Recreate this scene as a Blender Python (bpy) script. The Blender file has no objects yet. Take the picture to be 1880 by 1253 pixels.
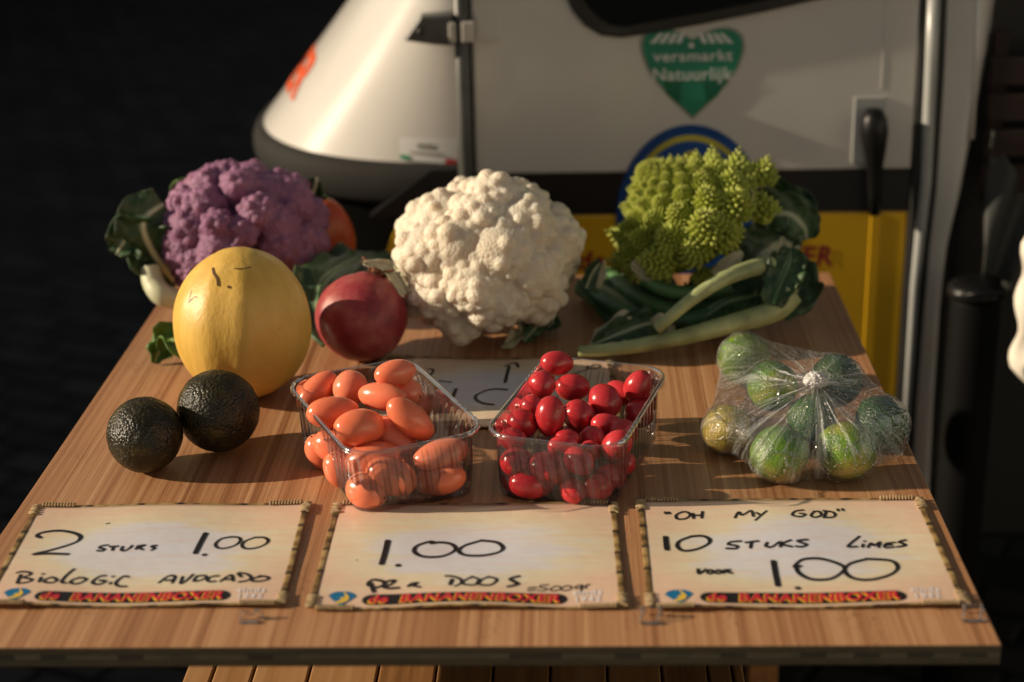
import bpy, bmesh, math, random
import numpy as np
from mathutils import Vector, Matrix, noise
from mathutils.bvhtree import BVHTree

sc = bpy.context.scene
random.seed(7)
rad = math.radians

# ------------------------------------------------------------------ camera
TZ = 0.86                       # table top above the ground
CH = 0.70                       # camera above the table top
FPX, PCX, PCY = 3082.4, 940.0, 626.5
_d = np.array([101., -1169., FPX]); _v = np.array([189., 8144., FPX])
_Y = _d/np.linalg.norm(_d); _Z = -_v/np.linalg.norm(_v); _X = np.cross(_Y, _Z); _X /= np.linalg.norm(_X)
_Z = np.cross(_X, _Y)
RW = np.array([_X, _Y, _Z])     # world = RW @ camera(x right, y down, z forward)
CAM = np.array([0., 0., TZ+CH])
cam = bpy.data.cameras.new("camera"); camo = bpy.data.objects.new("camera", cam); sc.collection.objects.link(camo)
_r, _u, _b = RW[:, 0], -RW[:, 1], -RW[:, 2]
camo.matrix_world = Matrix(((_r[0], _u[0], _b[0], CAM[0]), (_r[1], _u[1], _b[1], CAM[1]), (_r[2], _u[2], _b[2], CAM[2]), (0, 0, 0, 1)))
cam.sensor_width = 36; cam.lens = 36*FPX/1880
cam.clip_start = 0.05; cam.clip_end = 200
cam.dof.use_dof = True; cam.dof.focus_distance = 1.65; cam.dof.aperture_fstop = 3.0
sc.camera = camo

# ------------------------------------------------------------------ world and sun
SUN_EL, SUN_AZ = rad(20.5), rad(-2.5)      # sun at the left; azimuth tilts it behind the van side
w = bpy.data.worlds.new("World"); sc.world = w; w.use_nodes = True
nt = w.node_tree; nt.nodes.clear()
sky = nt.nodes.new("ShaderNodeTexSky"); sky.sky_type = 'NISHITA'; sky.sun_disc = False
sky.sun_elevation = SUN_EL; sky.sun_rotation = rad(-90)+SUN_AZ; sky.air_density = 1.3; sky.dust_density = 0.25
hs = nt.nodes.new("ShaderNodeHueSaturation"); hs.inputs['Saturation'].default_value = 0.45
mx = nt.nodes.new("ShaderNodeMix"); mx.data_type = 'RGBA'; mx.blend_type = 'MULTIPLY'; mx.inputs[0].default_value = 1
mx.inputs[7].default_value = (1.0, 0.92, 0.80, 1)
bg = nt.nodes.new("ShaderNodeBackground"); bg.inputs[1].default_value = 0.05
ow = nt.nodes.new("ShaderNodeOutputWorld")
nt.links.new(sky.outputs[0], hs.inputs['Color']); nt.links.new(hs.outputs[0], mx.inputs[6])
nt.links.new(mx.outputs[2], bg.inputs[0]); nt.links.new(bg.outputs[0], ow.inputs[0])
sl = bpy.data.lights.new("sun", 'SUN'); sl.energy = 4.8; sl.angle = rad(0.5); sl.color = (1.0, 0.82, 0.60)
so = bpy.data.objects.new("sun", sl); sc.collection.objects.link(so)
_dir = Vector((math.cos(SUN_EL)*math.cos(SUN_AZ), -math.cos(SUN_EL)*math.sin(SUN_AZ), -math.sin(SUN_EL)))
so.rotation_euler = _dir.to_track_quat('-Z', 'Y').to_euler()
so.location = (-6, 1, 5)
sc.view_settings.view_transform = 'Standard'; sc.view_settings.look = 'None'
sc.view_settings.exposure = 0.34; sc.view_settings.gamma = 1
sc.render.engine = 'CYCLES'
sc.cycles.transparent_max_bounces = 32; sc.cycles.max_bounces = 10; sc.cycles.transmission_bounces = 8
sc.cycles.caustics_reflective = False; sc.cycles.caustics_refractive = False
sc.cycles.use_denoising = True
sc.cycles.sample_clamp_indirect = 6

# ------------------------------------------------------------------ helpers
def ray(px, py): return RW @ np.array([px-PCX, py-PCY, FPX])/FPX
def T(px, py, z=0.0):
    "the point at height z over the table top seen at a photo pixel"
    r = ray(px, py); return Vector(CAM + r*((TZ+z-CAM[2])/r[2]))
def V(px, py, Y):
    "the point on the upright plane at depth Y"
    r = ray(px, py); return Vector(CAM + r*(Y/r[1]))
def D_(px, py, D):
    return Vector(CAM + ray(px, py)*D)
def sph(u, v, r, asp=1.0):
    "a round thing of pixel radius r resting on the table: centre and radius"
    q = ray(u, v); D = CH/(asp*r/FPX - q[2])
    return Vector(CAM+q*D), r*D/FPX
def camdir(ang, tilt=0):
    c = np.array([math.cos(rad(ang))*math.cos(rad(tilt)), math.sin(rad(ang))*math.cos(rad(tilt)), math.sin(rad(tilt))])
    return Vector(RW@c).normalized()

def link(o): sc.collection.objects.link(o); return o
def thing(name, label, cat, loc, group=None):
    o = link(bpy.data.objects.new(name, None)); o.location = loc; o.empty_display_size = 0.02
    o['label'] = label; o['category'] = cat
    if group: o['group'] = group
    return o
def tag(o, label, cat, group=None):
    o['label'] = label; o['category'] = cat
    if group: o['group'] = group
    return o
def wloc(p):
    l = Vector((0, 0, 0))
    while p is not None: l += p.location; p = p.parent
    return l
def mesh(name, verts, faces, mat, parent=None, smooth=True, origin=None, uv=None, mats=None, fmat=None):
    "one mesh object from world-space vertices"
    base = Vector(origin) if origin is not None else Vector((0, 0, 0))
    off = wloc(parent) + base if parent is not None else base
    vv = [(v[0]-off[0], v[1]-off[1], v[2]-off[2]) for v in verts]
    me = bpy.data.meshes.new(name); me.from_pydata(vv, [], faces); me.update()
    for m in (mats or [mat]): me.materials.append(m)
    if fmat is not None: me.polygons.foreach_set('material_index', fmat)
    if smooth: me.polygons.foreach_set('use_smooth', [True]*len(me.polygons))
    if uv is not None:
        l = me.uv_layers.new(name='UVMap'); li = np.zeros(len(me.loops), dtype=np.int32); me.loops.foreach_get('vertex_index', li)
        l.data.foreach_set('uv', np.asarray(uv, dtype=np.float32)[li].ravel())
    o = link(bpy.data.objects.new(name, me)); o.location = base
    if parent is not None: o.parent = parent
    return o
class MB:
    def __init__(s): s.v = []; s.f = []
    def add(s, v, f):
        b = len(s.v); s.v += [tuple(x) for x in v]; s.f += [tuple(i+b for i in q) for q in f]; return s
    def box(s, a, b):
        x0, y0, z0 = a; x1, y1, z1 = b
        return s.add([(x0, y0, z0), (x1, y0, z0), (x1, y1, z0), (x0, y1, z0), (x0, y0, z1), (x1, y0, z1), (x1, y1, z1), (x0, y1, z1)],
                     [(0, 3, 2, 1), (4, 5, 6, 7), (0, 1, 5, 4), (1, 2, 6, 5), (2, 3, 7, 6), (3, 0, 4, 7)])
    def bbox(s, a, b, r=0.002, seg=2):
        bm = bmesh.new(); bmesh.ops.create_cube(bm, size=1)
        for v in bm.verts: v.co = Vector([(a[i]+b[i])/2 + v.co[i]*(b[i]-a[i]) for i in range(3)])
        bmesh.ops.bevel(bm, geom=list(bm.edges), offset=r, segments=seg, profile=0.5, affect='EDGES')
        return s.bm(bm)
    def bm(s, bm):
        bm.verts.ensure_lookup_table(); bm.verts.index_update()
        s.add([v.co.copy() for v in bm.verts], [[v.index for v in f.verts] for f in bm.faces]); bm.free(); return s
    def tube(s, pts, rads, seg=10, cap=True):
        pts = [Vector(p) for p in pts]; n = len(pts)
        if not hasattr(rads, '__len__'): rads = [rads]*n
        up = Vector((0, 0, 1)); V_ = []; F = []
        t0 = (pts[1]-pts[0]).normalized(); a = t0.cross(up)
        if a.length < 1e-4: a = t0.cross(Vector((1, 0, 0)))
        a.normalize()
        for i, p in enumerate(pts):
            t = (pts[min(i+1, n-1)]-pts[max(i-1, 0)]).normalized()
            a = (a - t*a.dot(t)).normalized(); b = t.cross(a)
            for k in range(seg):
                q = 2*math.pi*k/seg; V_.append(p + (a*math.cos(q)+b*math.sin(q))*rads[i])
        for i in range(n-1):
            for k in range(seg):
                F.append((i*seg+k, i*seg+(k+1) % seg, (i+1)*seg+(k+1) % seg, (i+1)*seg+k))
        if cap: F.append(tuple(range(seg-1, -1, -1))); F.append(tuple((n-1)*seg+k for k in range(seg)))
        return s.add(V_, F)
    def build(s, name, mat, parent=None, **k): return mesh(name, s.v, s.f, mat, parent, **k)
def catmull(pts, n=8, closed=False):
    P = [Vector(p) for p in pts]; out = []; m = len(P)
    rng = range(m if closed else m-1)
    for i in rng:
        g = (lambda j: P[j % m]) if closed else (lambda j: P[max(0, min(m-1, j))])
        p0, p1, p2, p3 = g(i-1), g(i), g(i+1), g(i+2)
        for k in range(n):
            t = k/n
            out.append(0.5*((2*p1)+(p2-p0)*t+(2*p0-5*p1+4*p2-p3)*t*t+(3*p1-p0-3*p2+p3)*t**3))
    if not closed: out.append(P[-1].copy())
    return out
def icos(sub):
    bm = bmesh.new(); bmesh.ops.create_icosphere(bm, subdivisions=sub, radius=1)
    bm.verts.ensure_lookup_table(); bm.verts.index_update()
    v = np.array([q.co[:] for q in bm.verts]); f = [tuple(x.index for x in p.verts) for p in bm.faces]; bm.free()
    return v, f
def fib(n, lo=-1.0):
    out = []
    for i in range(n):
        z = 1-(1-lo)*(i+.5)/n; r = math.sqrt(max(0, 1-z*z)); a = i*2.399963
        out.append((r*math.cos(a), r*math.sin(a), z))
    return np.array(out)
def text_mesh(body, bold=0.0, space=1.0, shear=0.0):
    "vertices (unit box) and faces of a flat text"
    c = bpy.data.curves.new('t', 'FONT'); c.body = body; c.size = 1; c.offset = bold; c.space_character = space; c.shear = shear
    c.resolution_u = 3
    o = link(bpy.data.objects.new('t', c)); me = bpy.data.meshes.new_from_object(o)
    v = np.array([q.co[:2] for q in me.vertices]); f = [tuple(p.vertices) for p in me.polygons]
    bpy.data.objects.remove(o); bpy.data.curves.remove(c); bpy.data.meshes.remove(me)
    lo, hi = v.min(0), v.max(0); asp = (hi[0]-lo[0])/(hi[1]-lo[1])
    return (v-lo)/(hi-lo), f, asp

# ------------------------------------------------------------------ materials
class NM:
    def __init__(s, name):
        s.m = bpy.data.materials.new(name); s.m.use_nodes = True; s.t = s.m.node_tree
        s.p = s.t.nodes['Principled BSDF']; s.out = s.t.nodes['Material Output']
    def n(s, ty, **k):
        q = s.t.nodes.new('ShaderNode'+ty)
        for a, b in k.items():
            if a.startswith('i_'):
                a = a[2:]; q.inputs[int(a) if a.isdigit() else a.replace('_', ' ')].default_value = b
            else: setattr(q, a, b)
        return q
    def l(s, a, b): s.t.links.new(a, b)
    def coord(s, kind='Object', scale=(1, 1, 1)):
        c = s.n('TexCoord'); m = s.n('Mapping'); m.inputs['Scale'].default_value = scale; s.l(c.outputs[kind], m.inputs[0]); return m.outputs[0]
    def noise(s, co, scale, detail=3, rough=.5):
        q = s.n('TexNoise', i_Scale=scale, i_Detail=detail, i_Roughness=rough); s.l(co, q.inputs['Vector']); return q.outputs[0]
    def vor(s, co, scale, feature='F1'):
        q = s.n('TexVoronoi', feature=feature); q.inputs['Scale'].default_value = scale; s.l(co, q.inputs['Vector']); return q.outputs['Distance']
    def ramp(s, fac, stops, interp='LINEAR'):
        q = s.n('ValToRGB'); e = q.color_ramp; e.interpolation = interp
        while len(e.elements) < len(stops): e.elements.new(0.5)
        for el, (p, c) in zip(e.elements, stops): el.position = p; el.color = (*c, 1) if len(c) == 3 else c
        s.l(fac, q.inputs[0]); return q.outputs[0]
    def mix(s, fac, a, b, mode='MIX'):
        q = s.n('Mix', data_type='RGBA', blend_type=mode)
        for sock, val in ((q.inputs[0], fac), (q.inputs[6], a), (q.inputs[7], b)):
            if hasattr(val, 'is_linked') or hasattr(val, 'node'): s.l(val, sock)
            else: sock.default_value = val if not isinstance(val, tuple) else ((*val, 1) if len(val) == 3 else val)
        return q.outputs[2]
    def math(s, op, a, b=0.0, clamp=False):
        q = s.n('Math', operation=op, use_clamp=clamp)
        for sock, val in ((q.inputs[0], a), (q.inputs[1], b)):
            if hasattr(val, 'node'): s.l(val, sock)
            else: sock.default_value = val
        return q.outputs[0]
    def bump(s, h, dist, strength=1.0, to=None):
        q = s.n('Bump', i_Distance=dist, i_Strength=strength); s.l(h, q.inputs['Height'])
        s.l(q.outputs[0], (to or s.p).inputs['Normal']); return q.outputs[0]
    def base(s, c):
        if hasattr(c, 'node'): s.l(c, s.p.inputs['Base Color'])
        else: s.p.inputs['Base Color'].default_value = (*c, 1)
        return s
    def set(s, **k):
        for a, b in k.items():
            sk = s.p.inputs[a.replace('_', ' ')]
            if hasattr(b, 'node'): s.l(b, sk)
            else: sk.default_value = b
        return s

def plain(name, col, rough=.5, var=.12, scale=30, bump=0, **k):
    n = NM(name); co = n.coord(); f = n.noise(co, scale, 4)
    c2 = tuple(x*(1-var) for x in col); c1 = tuple(min(1, x*(1+var)) for x in col)
    n.base(n.ramp(f, [(.3, c2), (.7, c1)])).set(Roughness=rough, **k)
    if bump: n.bump(n.noise(co, scale*4, 4), bump)
    return n.m

def m_bamboo():
    n = NM('bamboo_board'); c = n.n('TexCoord'); sep = n.n('SeparateXYZ'); n.l(c.outputs['Object'], sep.inputs[0])
    X, Y = sep.outputs[0], sep.outputs[1]
    sx = n.math('FLOOR', n.math('DIVIDE', X, 0.0125))
    wn = n.n('TexWhiteNoise', noise_dimensions='1D'); n.l(sx, wn.inputs['W'])
    sx2 = n.math('FLOOR', n.math('DIVIDE', X, 0.0041)); wn2 = n.n('TexWhiteNoise', noise_dimensions='1D'); n.l(sx2, wn2.inputs['W'])
    m1 = n.n('Mapping'); m1.inputs['Scale'].default_value = (420, 3.2, 1); n.l(c.outputs['Object'], m1.inputs[0])
    fine = n.noise(m1.outputs[0], 1.0, 4, .62)
    m2 = n.n('Mapping'); m2.inputs['Scale'].default_value = (60, 1.2, 1); n.l(c.outputs['Object'], m2.inputs[0])
    mid = n.noise(m2.outputs[0], 1.0, 3, .55)
    m3 = n.n('Mapping'); m3.inputs['Scale'].default_value = (1100, 16, 1); n.l(c.outputs['Object'], m3.inputs[0])
    dash = n.noise(m3.outputs[0], 1.0, 2, .6)
    t = n.math('ADD', n.math('MULTIPLY', wn.outputs[0], .17), n.math('MULTIPLY', wn2.outputs[0], .20))
    t = n.math('ADD', t, n.math('MULTIPLY', fine, .56)); t = n.math('ADD', t, n.math('MULTIPLY', mid, .32))
    col = n.ramp(t, [(.30, (.20, .078, .030)), (.52, (.37, .172, .074)), (.72, (.50, .265, .128)), (.95, (.61, .365, .195))])
    col = n.mix(n.math('MULTIPLY', n.ramp(dash, [(.60, (0, 0, 0)), (.72, (1, 1, 1))]), .45), col, (.14, .055, .022))
    # knuckle zones: short dark fibre clusters
    m4 = n.n('Mapping'); m4.inputs['Scale'].default_value = (17, 9, 1); n.l(c.outputs['Object'], m4.inputs[0])
    kn = n.ramp(n.noise(m4.outputs[0], 1.0, 2, .5), [(.59, (0, 0, 0)), (.68, (1, 1, 1))])
    m5 = n.n('Mapping'); m5.inputs['Scale'].default_value = (420, 150, 1); n.l(c.outputs['Object'], m5.inputs[0])
    kd = n.ramp(n.noise(m5.outputs[0], 1.0, 2, .5), [(.52, (0, 0, 0)), (.62, (1, 1, 1))])
    col = n.mix(n.math('MULTIPLY', n.math('MULTIPLY', kn, kd), .55), col, (.17, .07, .03))
    stain = n.ramp(n.noise(n.coord(), 7, 4, .6), [(.55, (0, 0, 0)), (.8, (1, 1, 1))])
    col = n.mix(n.math('MULTIPLY', stain, .25), col, (.27, .13, .06))
    n.base(col).set(Roughness=n.math('ADD', .34, n.math('MULTIPLY', fine, .25)), Coat_Weight=.12, Coat_Roughness=.3)
    n.bump(n.math('ADD', fine, n.math('MULTIPLY', dash, -.4)), .0006, .5)
    return n.m
def m_edge():
    n = NM('board_edge'); c = n.n('TexCoord'); sep = n.n('SeparateXYZ'); n.l(c.outputs['Object'], sep.inputs[0])
    X, Z = sep.outputs[0], sep.outputs[2]
    lay = n.ramp(n.math('DIVIDE', n.math('ADD', Z, .018), .018), [(.0, (.07, .055, .03)), (.31, (.09, .072, .042)), (.33, (.012, .009, .005)), (.36, (.12, .105, .066)), (.62, (.12, .105, .066)), (.65, (.012, .009, .005)), (.68, (.085, .065, .036)), (1, (.10, .075, .04))])
    br = n.n('TexWhiteNoise', noise_dimensions='1D'); n.l(n.math('FLOOR', n.math('DIVIDE', X, .021)), br.inputs['W'])
    midz = n.ramp(n.math('DIVIDE', n.math('ADD', Z, .018), .018), [(.36, (0, 0, 0)), (.38, (1, 1, 1)), (.61, (1, 1, 1)), (.63, (0, 0, 0))])
    dk = n.ramp(br.outputs[0], [(.62, (0, 0, 0)), (.7, (1, 1, 1))])
    col = n.mix(n.math('MULTIPLY', n.math('MULTIPLY', midz, dk), .75), lay, (.018, .016, .012))
    co = n.coord(scale=(60, 1, 400)); col = n.mix(.5, col, n.ramp(n.noise(co, 1, 3), [(.3, (.3, .3, .3)), (.7, (1, 1, 1))]), 'MULTIPLY')
    n.base(col).set(Roughness=.7); return n.m
def m_paper():
    n = NM('printed_card'); c = n.n('TexCoord'); uv = c.outputs['UV']
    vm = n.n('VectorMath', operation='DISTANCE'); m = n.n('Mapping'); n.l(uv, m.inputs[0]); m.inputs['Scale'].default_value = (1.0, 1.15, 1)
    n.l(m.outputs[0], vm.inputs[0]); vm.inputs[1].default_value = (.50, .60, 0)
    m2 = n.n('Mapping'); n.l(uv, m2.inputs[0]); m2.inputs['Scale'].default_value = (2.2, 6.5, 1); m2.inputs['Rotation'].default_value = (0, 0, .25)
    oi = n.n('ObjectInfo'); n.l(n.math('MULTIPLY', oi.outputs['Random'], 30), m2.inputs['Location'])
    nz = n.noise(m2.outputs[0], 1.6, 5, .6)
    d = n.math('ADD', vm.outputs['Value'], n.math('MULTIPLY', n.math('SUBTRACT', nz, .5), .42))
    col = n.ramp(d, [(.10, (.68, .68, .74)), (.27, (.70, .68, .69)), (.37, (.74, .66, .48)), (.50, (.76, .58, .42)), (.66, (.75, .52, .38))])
    m3 = n.n('Mapping'); n.l(uv, m3.inputs[0]); m3.inputs['Scale'].default_value = (3, 14, 1)
    col = n.mix(n.math('MULTIPLY', n.ramp(n.noise(m3.outputs[0], 2, 4), [(.45, (0, 0, 0)), (.75, (1, 1, 1))]), .28), col, (.70, .38, .24))
    n.base(col).set(Roughness=.42, Coat_Weight=.25, Coat_Roughness=.12)
    n.bump(n.noise(n.coord('UV'), 14, 3), .0012, .35)
    return n.m
def m_cauli(name, c_hi, c_lo, stain=None, sss=.6):
    n = NM(name); co = n.coord(); g = n.vor(co, 330); big = n.noise(co, 18, 4, .6)
    col = n.mix(n.ramp(big, [(.35, (0, 0, 0)), (.7, (1, 1, 1))]), c_lo, c_hi)
    if stain: col = n.mix(n.math('MULTIPLY', n.ramp(n.noise(co, 34, 4, .6), [(.60, (0, 0, 0)), (.74, (1, 1, 1))]), .55), col, stain)
    n.base(col).set(Roughness=.62, Subsurface_Weight=sss, Subsurface_Scale=.018)
    n.p.inputs['Subsurface Radius'].default_value = (1, .7, .5)
    h = n.math('ADD', n.math('MULTIPLY', g, -1), n.math('MULTIPLY', n.noise(co, 240, 3), .7)); n.bump(h, .0018, .75)
    return n.m
def m_leaf(name, dark, light, rib, sss=.1):
    n = NM(name); c = n.n('TexCoord'); sep = n.n('SeparateXYZ'); n.l(c.outputs['UV'], sep.inputs[0])
    co = n.coord(); col = n.ramp(n.noise(co, 32, 4), [(.3, dark), (.72, light)])
    v = n.math('ABSOLUTE', n.math('SUBTRACT', sep.outputs[1], .5))
    # side veins run obliquely from the midrib
    wv = n.math('ABSOLUTE', n.math('SINE', n.math('MULTIPLY', n.math('SUBTRACT', sep.outputs[0], n.math('MULTIPLY', v, .55)), 30)))
    vein = n.ramp(wv, [(.0, (1, 1, 1)), (.13, (0, 0, 0))])
    mid = n.ramp(v, [(.03, (1, 1, 1)), (.09, (0, 0, 0))])
    col = n.mix(n.math('MAXIMUM', n.math('MULTIPLY', vein, .4), n.math('MULTIPLY', mid, .9)), col, rib)
    n.base(col).set(Roughness=.48, Subsurface_Weight=sss, Subsurface_Scale=.003)
    n.bump(n.math('ADD', n.noise(co, 90, 4), n.math('MULTIPLY', vein, .6)), .002, .6)
    return n.m
def m_plastic(name, haze=.015, tint=(.96, .97, .97), rough=.04, boost=1.0, ribs=0):
    "thin clear sheet: passes light, mirrors at grazing angles"
    n = NM(name); n.t.nodes.remove(n.p)
    tr = n.n('BsdfTransparent'); tr.inputs[0].default_value = (*tint, 1)
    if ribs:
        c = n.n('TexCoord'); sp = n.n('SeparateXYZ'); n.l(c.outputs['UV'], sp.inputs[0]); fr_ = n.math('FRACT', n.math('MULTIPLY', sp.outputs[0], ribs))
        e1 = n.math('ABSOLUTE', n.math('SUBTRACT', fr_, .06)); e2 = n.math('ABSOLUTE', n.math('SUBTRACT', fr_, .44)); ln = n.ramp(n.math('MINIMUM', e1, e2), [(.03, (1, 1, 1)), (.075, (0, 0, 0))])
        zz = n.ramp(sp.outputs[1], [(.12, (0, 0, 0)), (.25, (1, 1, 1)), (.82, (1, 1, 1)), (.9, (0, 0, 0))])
        n.l(n.mix(n.math('MULTIPLY', ln, zz), tint, tuple(x*.62 for x in tint)), tr.inputs[0])  # dark lines of light bent at the rib flanks, put into the tint
    gl = n.n('BsdfGlossy'); gl.inputs['Roughness'].default_value = rough; gl.inputs[0].default_value = (1, 1, 1, 1)
    df = n.n('BsdfDiffuse'); df.inputs[0].default_value = (.85, .85, .85, 1)
    fr = n.n('Fresnel'); fr.inputs[0].default_value = 1.5
    m1 = n.n('MixShader'); m2 = n.n('MixShader')
    n.l(n.math('MULTIPLY', fr.outputs[0], boost, True), m1.inputs[0]); n.l(tr.outputs[0], m1.inputs[1]); n.l(gl.outputs[0], m1.inputs[2])
    m2.inputs[0].default_value = haze; n.l(m1.outputs[0], m2.inputs[1]); n.l(df.outputs[0], m2.inputs[2])
    n.l(m2.outputs[0], n.out.inputs[0]); return n.m
def m_film():
    n = NM('thin_bag_film'); n.t.nodes.remove(n.p); c = n.n('TexCoord'); uv = c.outputs['UV']
    m = n.n('Mapping'); n.l(uv, m.inputs[0]); m.inputs['Scale'].default_value = (34, 1.6, 1)
    ma = n.n('Mapping'); n.l(uv, ma.inputs[0]); ma.inputs['Scale'].default_value = (90, 3.0, 1)
    a = n.noise(m.outputs[0], 1, 4, .6); b = n.noise(ma.outputs[0], 1, 3, .6); co = n.coord(); cr = n.noise(co, 70, 5, .6)
    sep = n.n('SeparateXYZ'); n.l(uv, sep.inputs[0])
    near = n.ramp(sep.outputs[1], [(.0, (1, 1, 1)), (.14, (.75, .75, .75)), (.30, (.42, .42, .42)), (.45, (.22, .22, .22)), (1, (.10, .10, .10))])
    st = n.ramp(a, [(.53, (0, 0, 0)), (.62, (1, 1, 1))]); st2 = n.ramp(b, [(.56, (0, 0, 0)), (.63, (1, 1, 1))])
    ed = n.n('TexVoronoi', feature='DISTANCE_TO_EDGE'); ed.inputs['Scale'].default_value = 46; dv = n.n('VectorMath', operation='ADD'); n.l(co, dv.inputs[0])
    nv = n.n('TexNoise', i_Scale=60.0); n.l(co, nv.inputs['Vector']); dsc = n.n('VectorMath', operation='SCALE'); n.l(nv.outputs[1], dsc.inputs[0]); dsc.inputs['Scale'].default_value = .022; n.l(dsc.outputs[0], dv.inputs[1]); n.l(dv.outputs[0], ed.inputs['Vector'])
    crease = n.ramp(ed.outputs['Distance'], [(.0, (1, 1, 1)), (.07, (0, 0, 0))])
    fac = n.math('ADD', n.math('ADD', n.math('MULTIPLY', n.math('ADD', n.math('MULTIPLY', st, .85), n.math('MULTIPLY', st2, .6), True), near), n.math('MULTIPLY', crease, .05)), .003)
    lw = n.n('LayerWeight', i_Blend=.5); fac = n.math('ADD', fac, n.math('MULTIPLY', n.math('POWER', lw.outputs['Facing'], 7.0), .16), True)
    tr = n.n('BsdfTransparent'); tr.inputs[0].default_value = (.985, .985, .98, 1)
    gl = n.n('BsdfGlossy'); gl.inputs['Roughness'].default_value = .075
    df = n.n('BsdfDiffuse'); df.inputs[0].default_value = (.82, .83, .84, 1); tl = n.n('BsdfTranslucent'); tl.inputs[0].default_value = (.8, .8, .8, 1)
    h = n.math('ADD', n.math('ADD', n.math('MULTIPLY', a, 1.0), n.math('MULTIPLY', b, .5)), n.math('ADD', n.math('MULTIPLY', cr, .9), n.math('ADD', n.math('MULTIPLY', n.noise(co, 330, 4, .7), .5), n.math('MULTIPLY', crease, .8))))
    bp = n.n('Bump', i_Distance=.0026, i_Strength=.8); n.l(h, bp.inputs['Height'])
    for q in (gl, df): n.l(bp.outputs[0], q.inputs['Normal'])
    fr = n.n('Fresnel'); fr.inputs[0].default_value = 1.5; n.l(bp.outputs[0], fr.inputs['Normal'])
    m0 = n.n('MixShader'); m0.inputs[0].default_value = .4; n.l(df.outputs[0], m0.inputs[1]); n.l(tl.outputs[0], m0.inputs[2])
    m1 = n.n('MixShader'); m2 = n.n('MixShader')
    n.l(n.math('MULTIPLY', fr.outputs[0], .50, True), m1.inputs[0]); n.l(tr.outputs[0], m1.inputs[1]); n.l(gl.outputs[0], m1.inputs[2])
    n.l(fac, m2.inputs[0]); n.l(m1.outputs[0], m2.inputs[1]); n.l(m0.outputs[0], m2.inputs[2]); n.l(m2.outputs[0], n.out.inputs[0])
    return n.m
def m_tomato(name, c1, c2, rough=.16):
    n = NM(name); co = n.coord(); oi = n.n('ObjectInfo')
    f = n.math('ADD', n.math('MULTIPLY', n.noise(co, 40, 3), .5), n.math('MULTIPLY', oi.outputs['Random'], .5))
    col = n.ramp(f, [(.2, c2), (.8, c1)])
    sp = n.ramp(n.noise(co, 700, 1), [(.66, (0, 0, 0)), (.74, (1, 1, 1))]); col = n.mix(n.math('MULTIPLY', sp, .18), col, (.9, .55, .3))
    n.base(col).set(Roughness=.24, Subsurface_Weight=.4, Subsurface_Scale=.009, Coat_Weight=.12, Coat_Roughness=.08)
    n.bump(n.noise(co, 160, 2), .0004, .5); return n.m
def m_melon():
    n = NM('melon_skin'); co = n.coord(scale=(1, 1, .35)); st = n.noise(co, 40, 5, .6); co2 = n.coord()
    col = n.ramp(st, [(.3, (.62, .37, .06)), (.7, (.74, .49, .12))])
    n.base(n.mix(n.math('MULTIPLY', n.ramp(n.noise(co2, 130, 4), [(.68, (0, 0, 0)), (.74, (1, 1, 1))]), .35), col, (.35, .18, .03))).set(Roughness=.46, Subsurface_Weight=.12, Subsurface_Scale=.004)
    n.bump(n.math('ADD', st, n.math('MULTIPLY', n.noise(co, 14, 4), 1.6)), .0034, .6); return n.m
def m_avocado():
    n = NM('avocado_skin'); co = n.coord(); v = n.vor(co, 330); z = n.noise(co, 120, 5, .65)
    col = n.ramp(n.noise(co, 45, 4, .6), [(.35, (.009, .009, .005)), (.55, (.026, .021, .007)), (.75, (.085, .060, .012))])
    n.base(col).set(Roughness=n.ramp(n.noise(co, 30, 3), [(.35, (.26, .26, .26)), (.7, (.5, .5, .5))]), Specular_IOR_Level=.38)
    n.bump(n.math('ADD', n.math('MULTIPLY', v, -.8), z), .0017, .7); return n.m
def m_pom():
    n = NM('pomegranate_skin'); co = n.coord(); z = n.noise(co, 24, 5, .65)
    col = n.ramp(z, [(.30, (.15, .010, .022)), (.48, (.30, .035, .045)), (.62, (.38, .085, .07)), (.76, (.48, .20, .12))])
    col = n.mix(n.math('MULTIPLY', n.ramp(n.noise(co, 110, 3), [(.68, (0, 0, 0)), (.75, (1, 1, 1))]), .5), col, (.05, .012, .012))
    n.base(col).set(Roughness=.42); n.bump(n.noise(co, 150, 4), .0008, .5); return n.m
def m_lime(name, g1, g2, y):
    n = NM(name); co = n.coord(); oi = n.n('ObjectInfo')
    mp = n.n('Mapping'); c = n.n('TexCoord'); n.l(c.outputs['Object'], mp.inputs[0]); n.l(n.math('MULTIPLY', oi.outputs['Random'], 9), mp.inputs['Location'])
    z = n.noise(mp.outputs[0], 24, 4, .55)
    col = n.ramp(z, [(.32, g1), (.52, g2), (.70, y)])
    n.base(n.mix(n.math('MULTIPLY', n.ramp(n.noise(co, 60, 4), [(.68, (0, 0, 0)), (.76, (1, 1, 1))]), .6), col, (.20, .09, .03))).set(Roughness=.33)
    n.bump(n.math('ADD', n.vor(co, 520), n.math('MULTIPLY', n.noise(co, 220, 2), .5)), .0012, .6); return n.m
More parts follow.
